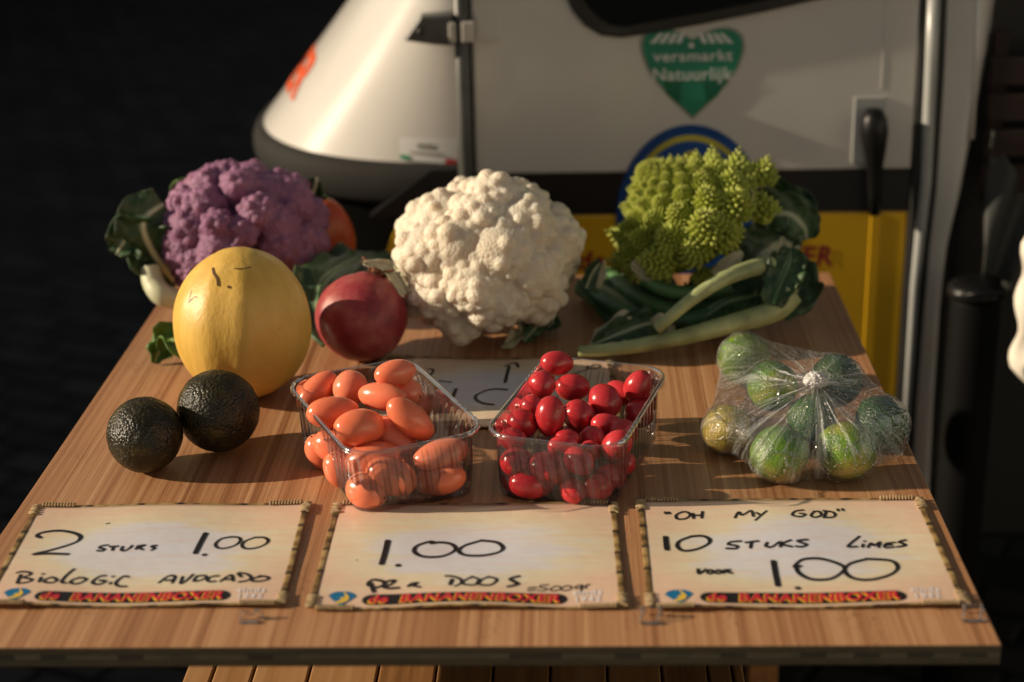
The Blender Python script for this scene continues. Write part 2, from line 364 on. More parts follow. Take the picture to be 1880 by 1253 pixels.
def m_ground():
    n = NM('cobbles'); c = n.n('TexCoord'); br = n.n('TexBrick'); br.offset = .5
    m = n.n('Mapping'); n.l(c.outputs['Object'], m.inputs[0]); m.inputs['Rotation'].default_value = (0, 0, .45)
    nz = n.noise(c.outputs['Object'], 3, 3); mv = n.n('VectorMath', operation='ADD'); n.l(m.outputs[0], mv.inputs[0])
    sc_ = n.n('VectorMath', operation='SCALE'); n.l(nz, sc_.inputs[0]); sc_.inputs['Scale'].default_value = .06; n.l(sc_.outputs[0], mv.inputs[1])
    n.l(mv.outputs[0], br.inputs['Vector'])
    for k, v in dict(Scale=1.0, Mortar_Size=.012, Mortar_Smooth=.6, Brick_Width=.2, Row_Height=.1).items(): br.inputs[k.replace('_', ' ')].default_value = v
    br.inputs['Color1'].default_value = (.055, .055, .053, 1); br.inputs['Color2'].default_value = (.030, .030, .030, 1); br.inputs['Mortar'].default_value = (.012, .012, .012, 1)
    n.base(n.mix(.6, br.outputs[0], n.ramp(n.noise(c.outputs['Object'], 9, 5), [(.3, (.3, .3, .3)), (.7, (1, 1, 1))]), 'MULTIPLY')).set(Roughness=.8, Specular_IOR_Level=.15)
    n.bump(n.math('ADD', n.math('MULTIPLY', br.outputs[1], -1), n.math('MULTIPLY', n.noise(c.outputs['Object'], 40, 4), .3)), .015, .8); return n.m
def m_planks():
    n = NM('crate_wood'); oi = n.n('ObjectInfo'); co = n.coord(scale=(90, 3, 90))
    z = n.noise(co, 1, 4, .6); t = n.math('ADD', n.math('MULTIPLY', z, .7), n.math('MULTIPLY', oi.outputs['Random'], .3))
    n.base(n.ramp(t, [(.25, (.20, .085, .025)), (.5, (.38, .19, .07)), (.8, (.52, .30, .14))])).set(Roughness=.5); n.bump(z, .0006, .5); return n.m
def m_bamboo_print():
    n = NM('bamboo_border'); co = n.coord(); z = n.noise(co, 70, 3); c = n.n('TexCoord'); sep = n.n('SeparateXYZ'); n.l(c.outputs['UV'], sep.inputs[0])
    col = n.ramp(z, [(.28, (.045, .026, .008)), (.45, (.20, .115, .036)), (.6, (.36, .24, .09)), (.8, (.46, .34, .17))])
    n.base(n.mix(n.ramp(sep.outputs[0], [(.006, (1, 1, 1)), (.022, (0, 0, 0))]), col, (.022, .014, .007))).set(Roughness=.5); return n.m

M = dict(
    bamboo=m_bamboo(), edge=m_edge(), paper=m_paper(), ground=m_ground(), planks=m_planks(), cane=m_bamboo_print(),
    node=plain('cane_node', (.035, .022, .010), .6), rope=plain('rope', (.42, .30, .16), .8, .3, 300, .0006),
    ink=plain('marker_ink', (.012, .010, .011), .35, .1), white_c=m_cauli('white_curd', (.74, .67, .555), (.70, .615, .48), (.56, .42, .22)),
    purple_c=m_cauli('purple_curd', (.30, .135, .245), (.20, .078, .165), None, .35), leaf=m_leaf('cabbage_leaf', (.015, .045, .018), (.05, .11, .035), (.42, .46, .30)),
    leaf_l=m_leaf('young_leaf', (.05, .13, .012), (.12, .23, .03), (.35, .42, .16)), leaf_p=m_leaf('pale_leaf', (.44, .44, .28), (.66, .62, .44), (.74, .70, .55)),
    stalk=plain('pale_stalk', (.38, .43, .20), .42, .4, 26, .0014, Subsurface_Weight=.1, Subsurface_Scale=.004), stalk_d=plain('green_stalk', (.085, .19, .075), .4, .3, 22, .0006),
    stalk_w=plain('white_stalk', (.62, .63, .43), .4, .15, 20), roman=plain('romanesco_curd', (.345, .395, .06), .55, .22, 60, .0004, Subsurface_Weight=.12, Subsurface_Scale=.003),
    melon=m_melon(), avocado=m_avocado(), pom=m_pom(), crown=plain('dry_crown', (.17, .06, .022), .8, .4, 120, .001),
    lime=m_lime('lime_peel', (.028, .095, .006), (.13, .25, .014), (.40, .38, .035)), lime_y=m_lime('yellow_lime_peel', (.30, .24, .03), (.48, .36, .05), (.60, .42, .09)),
    lime_d=m_lime('dark_lime_peel', (.010, .038, .008), (.028, .09, .012), (.08, .15, .015)),
    tom_o=m_tomato('orange_tomato_skin', (.86, .275, .16), (.80, .20, .095)), tom_r=m_tomato('red_tomato_skin', (.64, .045, .055), (.42, .02, .028)),
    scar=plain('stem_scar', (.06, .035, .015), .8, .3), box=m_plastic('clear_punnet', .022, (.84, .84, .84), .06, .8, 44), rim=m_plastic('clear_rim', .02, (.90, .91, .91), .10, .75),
    film=m_film(), knot=plain('gathered_film', (.56, .56, .55), .3, .15, 200, .001, Subsurface_Weight=.3, Subsurface_Scale=.005),
    clip=m_plastic('clear_clip', .03, (.95, .95, .95), .06, 1.1), tape=m_plastic('clear_tape', .012, (.985, .98, .97), .16, 1.0),
    paint_w=plain('white_paint', (.62, .60, .565), .24, .07, 4, 0, Coat_Weight=.5, Coat_Roughness=.08),
    paint_y=plain('yellow_paint', (.62, .36, .012), .3, .04, 5, 0, Coat_Weight=.3, Coat_Roughness=.1),
    paint_k=plain('black_paint', (.011, .011, .012), .35, .1, 5), rubber=plain('black_rubber', (.02, .019, .018), .6, .25, 20), bumper=plain('grey_bumper', (.017, .016, .014), .8, .2, 9, 0, Specular_IOR_Level=.25),
    glass=plain('dark_window_glass', (.006, .007, .007), .08, .1, 3), chrome=plain('steel', (.6, .58, .54), .25, .1, 20, 0, Metallic=1.0),
    bracket=plain('bracket_black', (.055, .056, .052), .42, .2, 30), grey_s=plain('bare_steel', (.42, .40, .36), .4, .1, 30),
    heart=plain('heart_green', (.022, .225, .135), .35, .1, 20), heart_d=plain('heart_dark_green', (.006, .12, .065), .35, .1, 20), st_w=plain('sticker_white', (.70, .70, .68), .4, .03, 20), st_grey=plain('sticker_outline', (.30, .30, .26), .4, .05, 20),
    blue=plain('sticker_blue', (.006, .055, .22), .35, .1, 14), ring=plain('sticker_yellow', (.42, .38, .03), .4, .1, 20), redtxt=plain('dark_red_letters', (.22, .012, .02), .4, .1, 20),
    orangetxt=plain('orange_red_letters', (.72, .10, .02), .4, .1, 20), st_g=plain('flag_green', (.02, .28, .14), .4), st_r=plain('flag_red', (.5, .04, .04), .4), handle_plate=plain('handle_plate', (.36, .37, .36), .3, .06, 20),
    logo_b=plain('logo_blue', (.006, .15, .33), .4, .06), logo_y=plain('logo_yellow', (.75, .50, .06), .4, .06), logo_g=plain('logo_teal', (.01, .27, .30), .4, .06), pill=plain('banner_black', (.012, .010, .010), .4, .1),
    ban_r=plain('banner_red', (.60, .018, .045), .4, .06), ban_y=plain('banner_yellow', (.80, .50, .03), .4, .06), pale_print=plain('pale_print', (.78, .76, .78), .4, .03),
    pepper=plain('orange_red_skin', (.62, .085, .018), .28, .2, 14), bin=plain('black_bin', (.004, .004, .004), .4, .2, 20, 0, Specular_IOR_Level=.3), sheet=plain('white_sheet', (.72, .67, .58), .6, .06, 9),
    plaster=plain('pale_bounce', (.66, .62, .55), .9, .1, 3),
    apron=plain('front_plastic', (.004, .004, .004), 1.0, .2, 9, 0, Specular_IOR_Level=0.0), bin_b=plain('matt_black_bin', (.0025, .0025, .0025), .7, .2, 9, 0, Specular_IOR_Level=.1),
    tarp=plain('dark_tarp', (.006, .006, .006), .55, .3, 6), brick=plain('dark_blocker', (.05, .035, .03), .85, .3, 5), crate2=plain('red_brown_crate', (.022, .008, .004), .8, .4, 6), grey_sheet=plain('grey_sheet', (.03, .032, .029), .6, .3, 6),
)

# ------------------------------------------------------------------ setting
g = MB(); g.add([(-40, -12, 0), (40, -12, 0), (40, 60, 0), (-40, 60, 0)], [(0, 1, 2, 3)])
go = g.build('ground', M['ground'], smooth=False); go['kind'] = 'structure'

# added wall out of view on the sunny side, keeps the paving in shade
wl = MB(); wl.box((-4.35, -6, 0), (-4.0, 16, 1.92)); wl.box((-4.40, -6, 1.921), (-3.95, 16, 1.97))
wo = wl.build('added_shade_wall', M['brick'], smooth=False, origin=(-4.2, 3, 0))
tag(wo, 'added unseen dark wall on the left that shades the cobbles', 'wall')

wl = MB(); wl.box((-4.0, 12.5, 0), (9.0, 13.0, 5.5)); wl.box((-4.0, 12.42, 5.501), (9.0, 13.05, 5.62))  # added out of view to cut low sky light on the ground
wo = wl.build('added_sky_blocker', M['brick'], smooth=False, origin=(2, 12.7, 0)); tag(wo, 'added unseen dark wall behind the van, blocking low sky light', 'facade')

# added pale wall out of view, right behind the camera, bounces sunlight as fill
wl = MB(); wl.box((6.5, -14, 0), (7.0, -0.6, 4.2)); wl.box((6.42, -14, 4.201), (7.05, -0.6, 4.32))
for k in range(5): wl.box((6.47, -13+2.5*k, 1.2), (6.499, -11.9+2.5*k, 2.7))
wo = wl.build('added_bounce_wall', M['plaster'], smooth=False, origin=(6.7, -7, 0)); tag(wo, 'added unseen pale wall at the right, bouncing soft sunlight back', 'facade')

# ------------------------------------------------------------------ table board
XL, XR, YF, YB = -0.526, 0.3352, T(940, 1187).y, T(1530, 500).y
TH = 0.0185
tb = thing('display_table', 'bamboo display table board carrying the vegetables and price cards', 'table', ((XL+XR)/2, (YF+YB)/2, TZ))
def board():
    bm = bmesh.new(); bmesh.ops.create_cube(bm, size=1)
    for v in bm.verts: v.co = Vector(((XL+XR)/2+v.co.x*(XR-XL), (YF+YB)/2+v.co.y*(YB-YF), TZ-TH/2+v.co.z*TH))
    bmesh.ops.bevel(bm, geom=[e for e in bm.edges], offset=.0012, segments=2, profile=.5, affect='EDGES')
    bm.normal_update(); bm.verts.index_update()
    v = [q.co.copy() for q in bm.verts]; f = [[x.index for x in p.verts] for p in bm.faces]; fm = [0 if p.normal.z > .6 else 1 for p in bm.faces]
    bm.free(); return v, f, fm
v, f, fm = board()
mesh('table_top', v, f, None, tb, smooth=False, mats=[M['bamboo'], M['edge']], fmat=fm)
for (lx, ly) in ((-.30, 1.70), (.10, 1.70), (XL+.08, YB-.08), (XR-.08, YB-.08)):
    MB().bbox((lx-.02, ly-.02, TZ-.164 if ly < 1.8 else 0), (lx+.02, ly+.02, TZ-TH), .003).build('leg', M['planks'], tb, smooth=False)

# wooden crate standing under the board, seen below the front edge
CT = TZ-.165
cx0, cx1 = T(337, 1240, -.165).x, T(1368, 1240, -.165).x
cr = thing('wooden_crate', 'wooden crate with plank lid standing under the table board', 'crate', ((cx0+cx1)/2, 1.45, 0))
edges = [337, 390, 464, 567, 693, 800, 905, 1010, 1115, 1215, 1300, 1345, 1368]
for a, b in zip(edges[:-1], edges[1:]):
    xa, xb = T(a, 1240, -.165).x, T(b, 1240, -.165).x
    MB().bbox((xa+.0012, 1.06, CT-.014), (xb-.0012, 1.86, CT), .0015).build('plank', M['planks'], cr, smooth=False)
MB().bbox((cx0+.004, 1.075, .02), (cx1-.004, 1.845, CT-.0145), .004).build('crate_body', M['planks'], cr, smooth=False)

# ------------------------------------------------------------------ price cards
def ribbon(mb, pts, w0, zf, closed=False, taper=.35, n=6):
    P = catmull([(p[0], p[1], 0) for p in pts], n) if len(pts) > 2 else [Vector((p[0], p[1], 0)).lerp(Vector((pts[-1][0], pts[-1][1], 0)), 0) for p in pts]
    if len(pts) == 2:
        a, b = Vector((*pts[0][:2], 0)), Vector((*pts[1][:2], 0)); P = [a.lerp(b, k/8) for k in range(9)]
    m = len(P); V_ = []; F = []
    # chisel-tip marker: wider across its nib angle
    nib = Vector((math.cos(.9), math.sin(.9), 0))
    # end caps
    t0 = (P[1]-P[0]).normalized(); t1 = (P[-1]-P[-2]).normalized()
    P = [P[0]-t0*w0*.35] + P + [P[-1]+t1*w0*.35]; m += 2
    for i, p in enumerate(P):
        t = (P[min(i+1, m-1)]-P[max(i-1, 0)])
        t = t.normalized() if t.length > 1e-9 else Vector((1, 0, 0))
        nrm = Vector((-t.y, t.x, 0)); w = w0*.62*(1-taper+taper*abs(nrm.dot(nib))*1.6)
        if i in (0, m-1): w *= .55
        for s_ in (-1, 1):
            q = p+nrm*w*s_; V_.append((q.x, q.y, zf(q.x, q.y)+.00045))
    for i in range(m-1): F.append((2*i, 2*i+1, 2*i+3, 2*i+2))
    mb.add(V_, F)
class Card:
    def __init__(s, px, label, seed, phase, h0=.0012, amp=.0011):
        s.c = [T(*p) for p in px]           # TL TR BR BL
        s.ph = phase; s.h0 = h0; s.amp = amp
        s.inv = None
        cen = sum(s.c, Vector())/4
        s.th = thing('price_card', label, 'price card', (cen.x, cen.y, TZ), 'printed price cards on the bamboo board')
    def uv(s, u, v):
        tl, tr, br, bl = s.c; return (bl*(1-u)+br*u)*(1-v)+(tl*(1-u)+tr*u)*v
    def z(s, x, y):
        q = s.ph
        return TZ+s.h0+s.amp*(1+math.sin(x*38+q)*math.sin(y*21+q*2.1))+.0013*max(0, math.sin(x*24+q*1.7))*math.exp(-max(0, y-s.c[3].y)/.02)*1.2
    def pt(s, u, v, dz=0):
        p = s.uv(u, v); return Vector((p.x, p.y, s.z(p.x, p.y)+dz))
    def paper(s):
        nu, nv = 48, 36; vs = []; uvs = []; fs = []
        for j in range(nv+1):
            for i in range(nu+1): vs.append(s.pt(i/nu, j/nv)); uvs.append((i/nu, j/nv))
        for j in range(nv):
            for i in range(nu): a = j*(nu+1)+i; fs.append((a, a+1, a+nu+2, a+nu+1))
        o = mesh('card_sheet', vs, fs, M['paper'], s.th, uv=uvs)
        md = o.modifiers.new('thick', 'SOLIDIFY'); md.thickness = .0003; md.offset = -1
    def flat(s, name, mat, verts, faces, dz, parent=None):
        "a flat print given in card u,v"
        vs = [s.pt(a, b, dz) for a, b in verts]; return mesh(name, vs, faces, mat, parent or s.th)
    def strip(s, mb, uvs, u0, v0, u1, v1, r, knots, seg=64):
        "half-round cane from one card point to another, swelling at its nodes"
        prev = []
        for i in range(seg+1):
            t = i/seg; u = u0+(u1-u0)*t; v = v0+(v1-v0)*t; p = s.pt(u, v); q = s.pt(u+(u1-u0)*.01, v+(v1-v0)*.01)
            d = (q-p); d.z = 0; d.normalize(); nrm = Vector((-d.y, d.x, 0)); kd = min(abs(t-k) for k in knots); rr = r*(1+.14*math.exp(-(kd/.012)**2))
            prev.append([p+nrm*rr*math.cos(a)+Vector((0, 0, .0002+rr*.20*math.sin(a))) for a in [math.pi*k/6 for k in range(7)]])
            uvs += [(kd, k/6) for k in range(7)]
        vs = [x for row in prev for x in row]; fs = [(i*7+k, i*7+k+1, (i+1)*7+k+1, (i+1)*7+k) for i in range(seg) for k in range(6)]
        mb.add(vs, fs)
    def border(s):
        R1, R2 = .0027, .0017
        rnd = random.Random(int(s.ph*100)); jit = lambda ks: [k+rnd.uniform(-.035, .035) for k in ks]
        cane = MB(); uvs = []
        for u in (.008, .992): s.strip(cane, uvs, u, .0, u, 1, R1, jit((.12, .31, .52, .73, .9)))
        for v_ in (-.006, 1.006): s.strip(cane, uvs, .0, v_, 1, v_, R2, jit((.05, .22, .38, .56, .73, .88)))
        cane.build('bamboo_border', M['cane'], s.th, uv=uvs)
        for u in (.008, .992):               # rope wound round each corner
            for v0 in (.0, .905):
                rope = MB()
                for k in range(9):
                    vv = v0+.095*k/8+rnd.uniform(-.004, .004); a = s.pt(u-.017, vv+rnd.uniform(-.012, .012), .0006); b = s.pt(u, vv, .0018); c = s.pt(u+.017, vv+rnd.uniform(-.012, .012), .0006)
                    rope.tube(catmull([a, b, c], 4), .0009, 6)
                rope.build('rope_binding', M['rope'], s.th)
        for v_ in (-.006, 1.006):
            for u0 in (.03, .86):
                rope = MB()
                for k in range(11):
                    uu = u0+.11*k/10; rope.tube([s.pt(uu-.002, v_-.016, .001), s.pt(uu, v_, .0030), s.pt(uu+.002, v_+.016, .001)], .0010, 6)
                rope.build('rope_binding', M['rope'], s.th)
    def print_logo(s, u0=.055, u1=.145, ub0=.165, ub1=.818):
        # blue diamond-heart with a yellow banana
        w = u1-u0; H = .128; vb = .014
        P = [(.0, .68), (.10, .86), (.26, .97), (.50, .99), (.74, .97), (.90, .86), (1, .68), (.78, .36), (.5, .0), (.22, .36)]
        s.flat('logo', M['logo_b'], [(u0+w*a, vb+H*b) for a, b in P], [tuple(range(len(P)-1, -1, -1))], .0004)
        ban = [(.34, .16), (.52, .20), (.68, .30), (.76, .46), (.74, .64), (.64, .80), (.56, .94), (.52, .90), (.58, .74), (.60, .58), (.52, .44), (.42, .36), (.30, .26)]
        s.flat('logo_banana', M['logo_y'], [(u0+w*a, vb+H*b) for a, b in ban], [tuple(range(len(ban)))], .0007)
        arm = [(.42, .50), (.50, .42), (.62, .52), (.56, .60)]; s.flat('logo_banana', M['logo_y'], [(u0+w*a, vb+H*b) for a, b in arm], [(0, 1, 2, 3)], .00085)
        tip = [(.36, .18), (.5, .0), (.64, .18), (.5, .13)]; s.flat('logo_tip', M['logo_g'], [(u0+w*a, vb+H*b) for a, b in tip], [(0, 1, 2, 3)], .0007)
        # black banner with rounded ends
        vb0, vb1 = .022, .114; r = (vb1-vb0)/2; ar = .73; cv = (vb0+vb1)/2; pl = []
        for k in range(11): a = math.pi/2+math.pi*k/10; pl.append((ub0+r*ar+r*ar*math.cos(a), cv+r*math.sin(a)))
        n_ = 24
        for k in range(1, n_): pl.append((ub0+r*ar+(ub1-ub0-2*r*ar)*k/n_, vb0))
        for k in range(11): a = -math.pi/2+math.pi*k/10; pl.append((ub1-r*ar+r*ar*math.cos(a), cv+r*math.sin(a)))
        for k in range(1, n_): pl.append((ub1-r*ar-(ub1-ub0-2*r*ar)*k/n_, vb1))
        top = [pl[k] for k in range(len(pl))]
        cvs = top+[(a, cv) for a, b in top]; N = len(top)
        s.flat('banner', M['pill'], cvs, [(k, (k+1) % N, N+(k+1) % N, N+k) for k in range(N)], .0004)
        tv, tf, asp = text_mesh('de  BANANENBOXER', .028, 1.03, .12)
        q = lambda o1, o2: [(ub0+.022+(ub1-ub0-.044)*a+o1, vb0+.010+(vb1-vb0-.020)*b+o2) for a, b in tv]
        s.flat('banner_letters', M['ban_y'], q(-.0030, -.0040), tf, .00070)
        s.flat('banner_letters', M['ban_r'], q(.0010, .0015), tf, .00105)
        for body, a0, a1, b0, b1 in (('sinds', .836, .930, .098, .142), ('1942', .846, .925, .040, .086)):
            tv, tf, asp = text_mesh(body, .02, 1.1); s.flat('small_print', M['pale_print'], [(a0+(a1-a0)*a, b0+(b1-b0)*b) for a, b in tv], tf, .0005)
    def write(s, strokes, w=.0022):
        "one mesh per handwritten word"
        items = []
        for st in strokes:
            ww = w
            if isinstance(st[0], (int, float)): ww = st[0]; st = st[1:]
            xs, ys = [p[0] for p in st], [p[1] for p in st]; items.append([ww, st, [min(xs)-9, min(ys)-4, max(xs)+9, max(ys)+4]])
        grp = [[k] for k in range(len(items))]; hit = lambda a, b: a[0] < b[2] and b[0] < a[2] and a[1] < b[3] and b[1] < a[3]
        merged = True
        while merged:
            merged = False
            for a in range(len(grp)):
                for b in range(a+1, len(grp)):
                    if any(hit(items[x][2], items[y][2]) for x in grp[a] for y in grp[b]): grp[a] += grp.pop(b); merged = True; break
                if merged: break
        for gr_ in grp:
            mb = MB()
            for k in gr_:
                ww, st, _ = items[k]; pts = [T(*p, .0022) for p in st]
                if len(pts) == 1: p = pts[0]; pts = [p+Vector((-.0008, -.0004, 0)), p+Vector((.0008, .0006, 0))]
                ribbon(mb, pts, ww, s.z)
            mb.build('handwriting', M['ink'], s.th)
def zs(ox, oy, k, strokes):
    out = []
    for st in strokes:
        if isinstance(st[0], (int, float)): out.append([st[0]]+[(ox+x/k, oy+y/k) for x, y in st[1:]])
        else: out.append([(ox+x/k, oy+y/k) for x, y in st])
    return out

c1 = Card([(66, 934), (568, 929), (520, 1114), (-33, 1116)], 'cream price card for two avocados, at the left end of the front row', 1, .4)
c2 = Card([(617, 931), (1130, 929), (1148, 1117), (566, 1120)], 'cream price card reading 1.00 per doos, in front of the tomato punnets', 2, 2.1)
c3 = Card([(1171, 924), (1690, 921), (1776, 1114), (1191, 1121)], 'cream price card for ten limes, in front of the bag of limes', 3, 3.7)
c4 = Card([(700, 662), (1122, 662), (1142, 788), (668, 788)], 'pale price card lying behind and between the two tomato punnets', 4, 5.2)
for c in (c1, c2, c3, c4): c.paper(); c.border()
for c in (c1, c2, c3): c.print_logo()
c1.write(zs(0, 960, 5.875, [
    [.0030, (440, 158), (403, 145), (420, 115), (520, 90), (640, 80), (760, 95), (850, 128), (865, 165), (820, 205), (700, 250), (520, 302), (360, 342), (520, 334), (735, 341)],
    [(1165, 245), (1090, 255), (1075, 275), (1120, 288), (1105, 308), (1045, 305)], [(1180, 265), (1275, 260)], [(1225, 265), (1210, 305)],
    [(1325, 265), (1308, 300), (1345, 308), (1400, 280), (1425, 255)], [(1490, 262), (1462, 295)], [(1480, 262), (1560, 252), (1505, 280), (1540, 298)], [(1690, 255), (1635, 262), (1655, 278), (1665, 290), (1625, 306)],
    [(225, 570), (195, 640), (182, 668)], [(175, 552), (230, 537), (322, 548), (322, 575), (250, 602), (342, 625), (305, 655), (188, 670)], [(445, 602), (420, 655)], [(465, 566)],
    [(560, 600), (490, 625), (482, 655), (560, 660), (612, 632), (580, 605), (545, 602)], [(800, 505), (720, 572), (665, 640), (680, 660), (715, 656)],
    [(850, 600), (775, 628), (765, 660), (840, 662), (925, 620), (900, 600), (840, 600)], [(1140, 570), (1070, 582), (1000, 632), (1012, 660), (1080, 660), (1135, 628), (1070, 622)],
    [(1195, 640), (1180, 658)], [(1215, 580)], [(1385, 582), (1330, 576), (1255, 630), (1252, 665), (1300, 682), (1360, 680)], [.0012, (1140, 15), (1182, 5)]], )
    + zs(280, 960, 5.529, [
    [.0040, (540, 108), (490, 200), (432, 315)], [.0042, (525, 330)], [(800, 140), (700, 160), (640, 210), (655, 252), (725, 260), (830, 230), (890, 180), (868, 145), (785, 140)],
    [(1040, 145), (940, 182), (905, 228), (945, 262), (1050, 255), (1140, 220), (1172, 180), (1130, 148), (1035, 146)],
    [(60, 610), (150, 548), (212, 540), (225, 565), (195, 615)], [(130, 588), (208, 580)], [(305, 552), (285, 622), (345, 590), (412, 530)], [(440, 560), (420, 600), (490, 592), (545, 565), (520, 546), (445, 552)],
    [(672, 550), (600, 558), (555, 590), (582, 610), (640, 606)], [(685, 610), (760, 556), (805, 545), (815, 605)], [(735, 590), (805, 582)], [(900, 562), (870, 520), (960, 532), (1000, 570), (950, 600), (870, 615)],
    [(1110, 552), (1022, 575), (1012, 602), (1090, 602), (1172, 580), (1160, 556), (1080, 548)]]))
c2.write(zs(540, 880, 2.9375, [
    [.0042, (505, 338), (490, 400), (470, 462)], [.0050, (560, 468)], [.0030, (735, 348), (790, 340), (850, 350), (868, 380), (800, 415), (700, 420), (648, 395), (662, 362), (730, 338), (755, 342)],
    [.0030, (1010, 328), (920, 355), (887, 385), (920, 408), (1010, 412), (1100, 395), (1125, 370), (1090, 340), (1005, 328)],
    [.0030, (412, 560), (430, 608)], [.0028, (402, 575), (402, 555), (430, 543), (480, 552), (480, 572), (425, 588)], [.0028, (482, 580), (525, 565), (540, 548), (500, 553), (478, 575), (505, 588), (565, 586)],
    [(612, 582), (630, 566), (665, 562), (640, 576), (612, 578)], [(640, 578), (680, 586)], [.0030, (852, 545), (840, 576)], [(815, 526), (860, 530), (900, 548), (895, 570), (865, 585)],
    [(960, 530), (910, 558), (920, 575), (980, 575), (1002, 550), (955, 530)], [(1050, 530), (990, 556), (1000, 575), (1060, 575), (1092, 545), (1045, 530)], [.0028, (1215, 525), (1165, 540), (1195, 560), (1205, 570), (1150, 584)],
    [.0014, (1261, 588), (1306, 583)], [.0014, (1258, 602), (1301, 598)], [.0012, (1371, 570), (1331, 573), (1326, 583), (1361, 589), (1346, 601), (1311, 599)], [.0012, (1406, 576), (1381, 591), (1396, 601), (1436, 591), (1431, 578), (1404, 577)],
    [.0012, (1466, 574), (1436, 591), (1456, 599), (1493, 589), (1486, 575), (1464, 575)], [.0012, (1551, 571), (1521, 576), (1516, 587), (1541, 586), (1556, 571), (1546, 599), (1531, 611)], [.0012, (1571, 589), (1576, 572), (1596, 569)], [.0010, (334, 441), (340, 440)]]))
c3.write(zs(1140, 880, 2.5405, [
    [.0020, (205, 153), (210, 163)], [.0020, (222, 153), (227, 162)], [(285, 152), (258, 165), (262, 184), (300, 182), (322, 165), (305, 152), (280, 153)], [(335, 158), (338, 182)], [(380, 150), (375, 180)], [(338, 168), (380, 166)],
    [(530, 182), (548, 155), (565, 170), (605, 150), (617, 178)], [(630, 160), (652, 172)], [(678, 152), (625, 196)], [(850, 148), (810, 155), (800, 174), (840, 180), (858, 168), (832, 165)], [(900, 155), (885, 172), (902, 182), (932, 172), (925, 155), (898, 154)],
    [(955, 155), (948, 180)], [(942, 150), (985, 155), (998, 168), (985, 179), (942, 182)], [.0020, (1010, 140), (1014, 150)], [.0020, (1032, 138), (1036, 148)],
    [.0040, (207, 268), (210, 300), (214, 330)], [.0030, (330, 263), (275, 285), (262, 310), (290, 332), (350, 325), (405, 300), (412, 278), (380, 262), (326, 264)],
    [.0026, (560, 290), (510, 293), (502, 304), (540, 312), (535, 324), (490, 322)], [.0026, (580, 298), (640, 292)], [.0026, (608, 298), (603, 324)], [.0026, (682, 300), (675, 316), (702, 321), (738, 298)], [.0026, (748, 298), (742, 322)], [.0026, (792, 290), (752, 309), (796, 321)], [.0026, (870, 288), (825, 293), (838, 302), (865, 311), (845, 321), (815, 320)],
    [.0026, (1112, 265), (1070, 300), (1060, 316), (1100, 314)], [.0026, (1130, 302), (1125, 317)], [.0024, (1136, 288)], [.0024, (1150, 318), (1165, 296), (1180, 308), (1207, 290), (1200, 317)], [.0022, (1280, 292), (1235, 298), (1232, 317), (1275, 314)], [.0022, (1235, 306), (1265, 303)], [.0026, (1328, 282), (1297, 290), (1318, 300), (1325, 308), (1287, 314)],
    [.0026, (360, 420), (364, 444), (395, 420)], [.0024, (400, 438), (412, 425), (428, 430), (420, 443), (402, 440)], [.0024, (436, 438), (448, 426), (466, 430), (458, 442), (438, 440)], [.0024, (475, 442), (482, 424)], [.0024, (482, 426), (508, 424), (492, 434), (518, 440)],
    [.0042, (710, 385), (720, 440), (732, 498)], [.0048, (825, 508)], [.0032, (838, 408), (808, 412), (845, 380), (930, 375), (1020, 400), (1040, 425), (980, 465), (890, 468), (830, 440), (815, 405)], [.0032, (1150, 372), (1070, 395), (1042, 428), (1080, 463), (1160, 472), (1250, 450), (1290, 415), (1258, 380), (1145, 372)]]))
c4.write(zs(740, 630, 4.82, [[.0030, (940, 205), (920, 280), (902, 355)], [.0024, (900, 207), (960, 180), (1000, 180), (1022, 216)], [.0032, (920, 420), (820, 415), (740, 428), (650, 470), (650, 515), (720, 548), (800, 556)],
    [.0036, (470, 410), (440, 485)], [.0022, (215, 240), (255, 238), (268, 255), (240, 290)], [.0018, (320, 338), (430, 350)], [.0020, (1490, 285), (1560, 262), (1650, 230)], [.0020, (1640, 205), (1630, 225), (1700, 232), (1745, 205), (1690, 195), (1660, 215)]]))

# small clear clips in front of the cards
def clip(px, label, kind):
    b = T(*px); t = thing('card_clip', label, 'clip', (b.x, b.y, TZ), 'clear plastic clips screwed along the front of the board')
    mb = MB(); s = .0011
    if kind == 0:
        for dx in (-.007, .007): mb.tube(catmull([b+Vector((dx-.003, -.006, .001)), b+Vector((dx-.001, -.002, .006)), b+Vector((dx, .004, .0095)), b+Vector((dx+.002, .007, .002))], 5), s*1.3, 8)
        mb.tube([b+Vector((-.007, .003, .0095)), b+Vector((.007, .003, .0095))], s, 8)
    else:
        mb.tube(catmull([b+Vector((-.009, -.003, .001)), b+Vector((-.007, 0, .007)), b+Vector((0, .002, .003)), b+Vector((.006, 0, .008)), b+Vector((.010, -.002, .001))], 6), s*1.2, 8)
    mb.build('wire_loop', M['clip'], t)
    MB().bbox(b+Vector((-.009, -.009, .0003)), b+Vector((.009, -.005, .0016)), .0004, 1).build('foot', M['clip'], t)
clip((462, 1136), 'clear clip below the avocado price card, left of its banner end', 1)
clip((1196, 1138), 'clear clip at the lower left corner of the lime price card', 0)
clip((1786, 1134), 'clear clip at the lower right corner of the lime price card', 0)
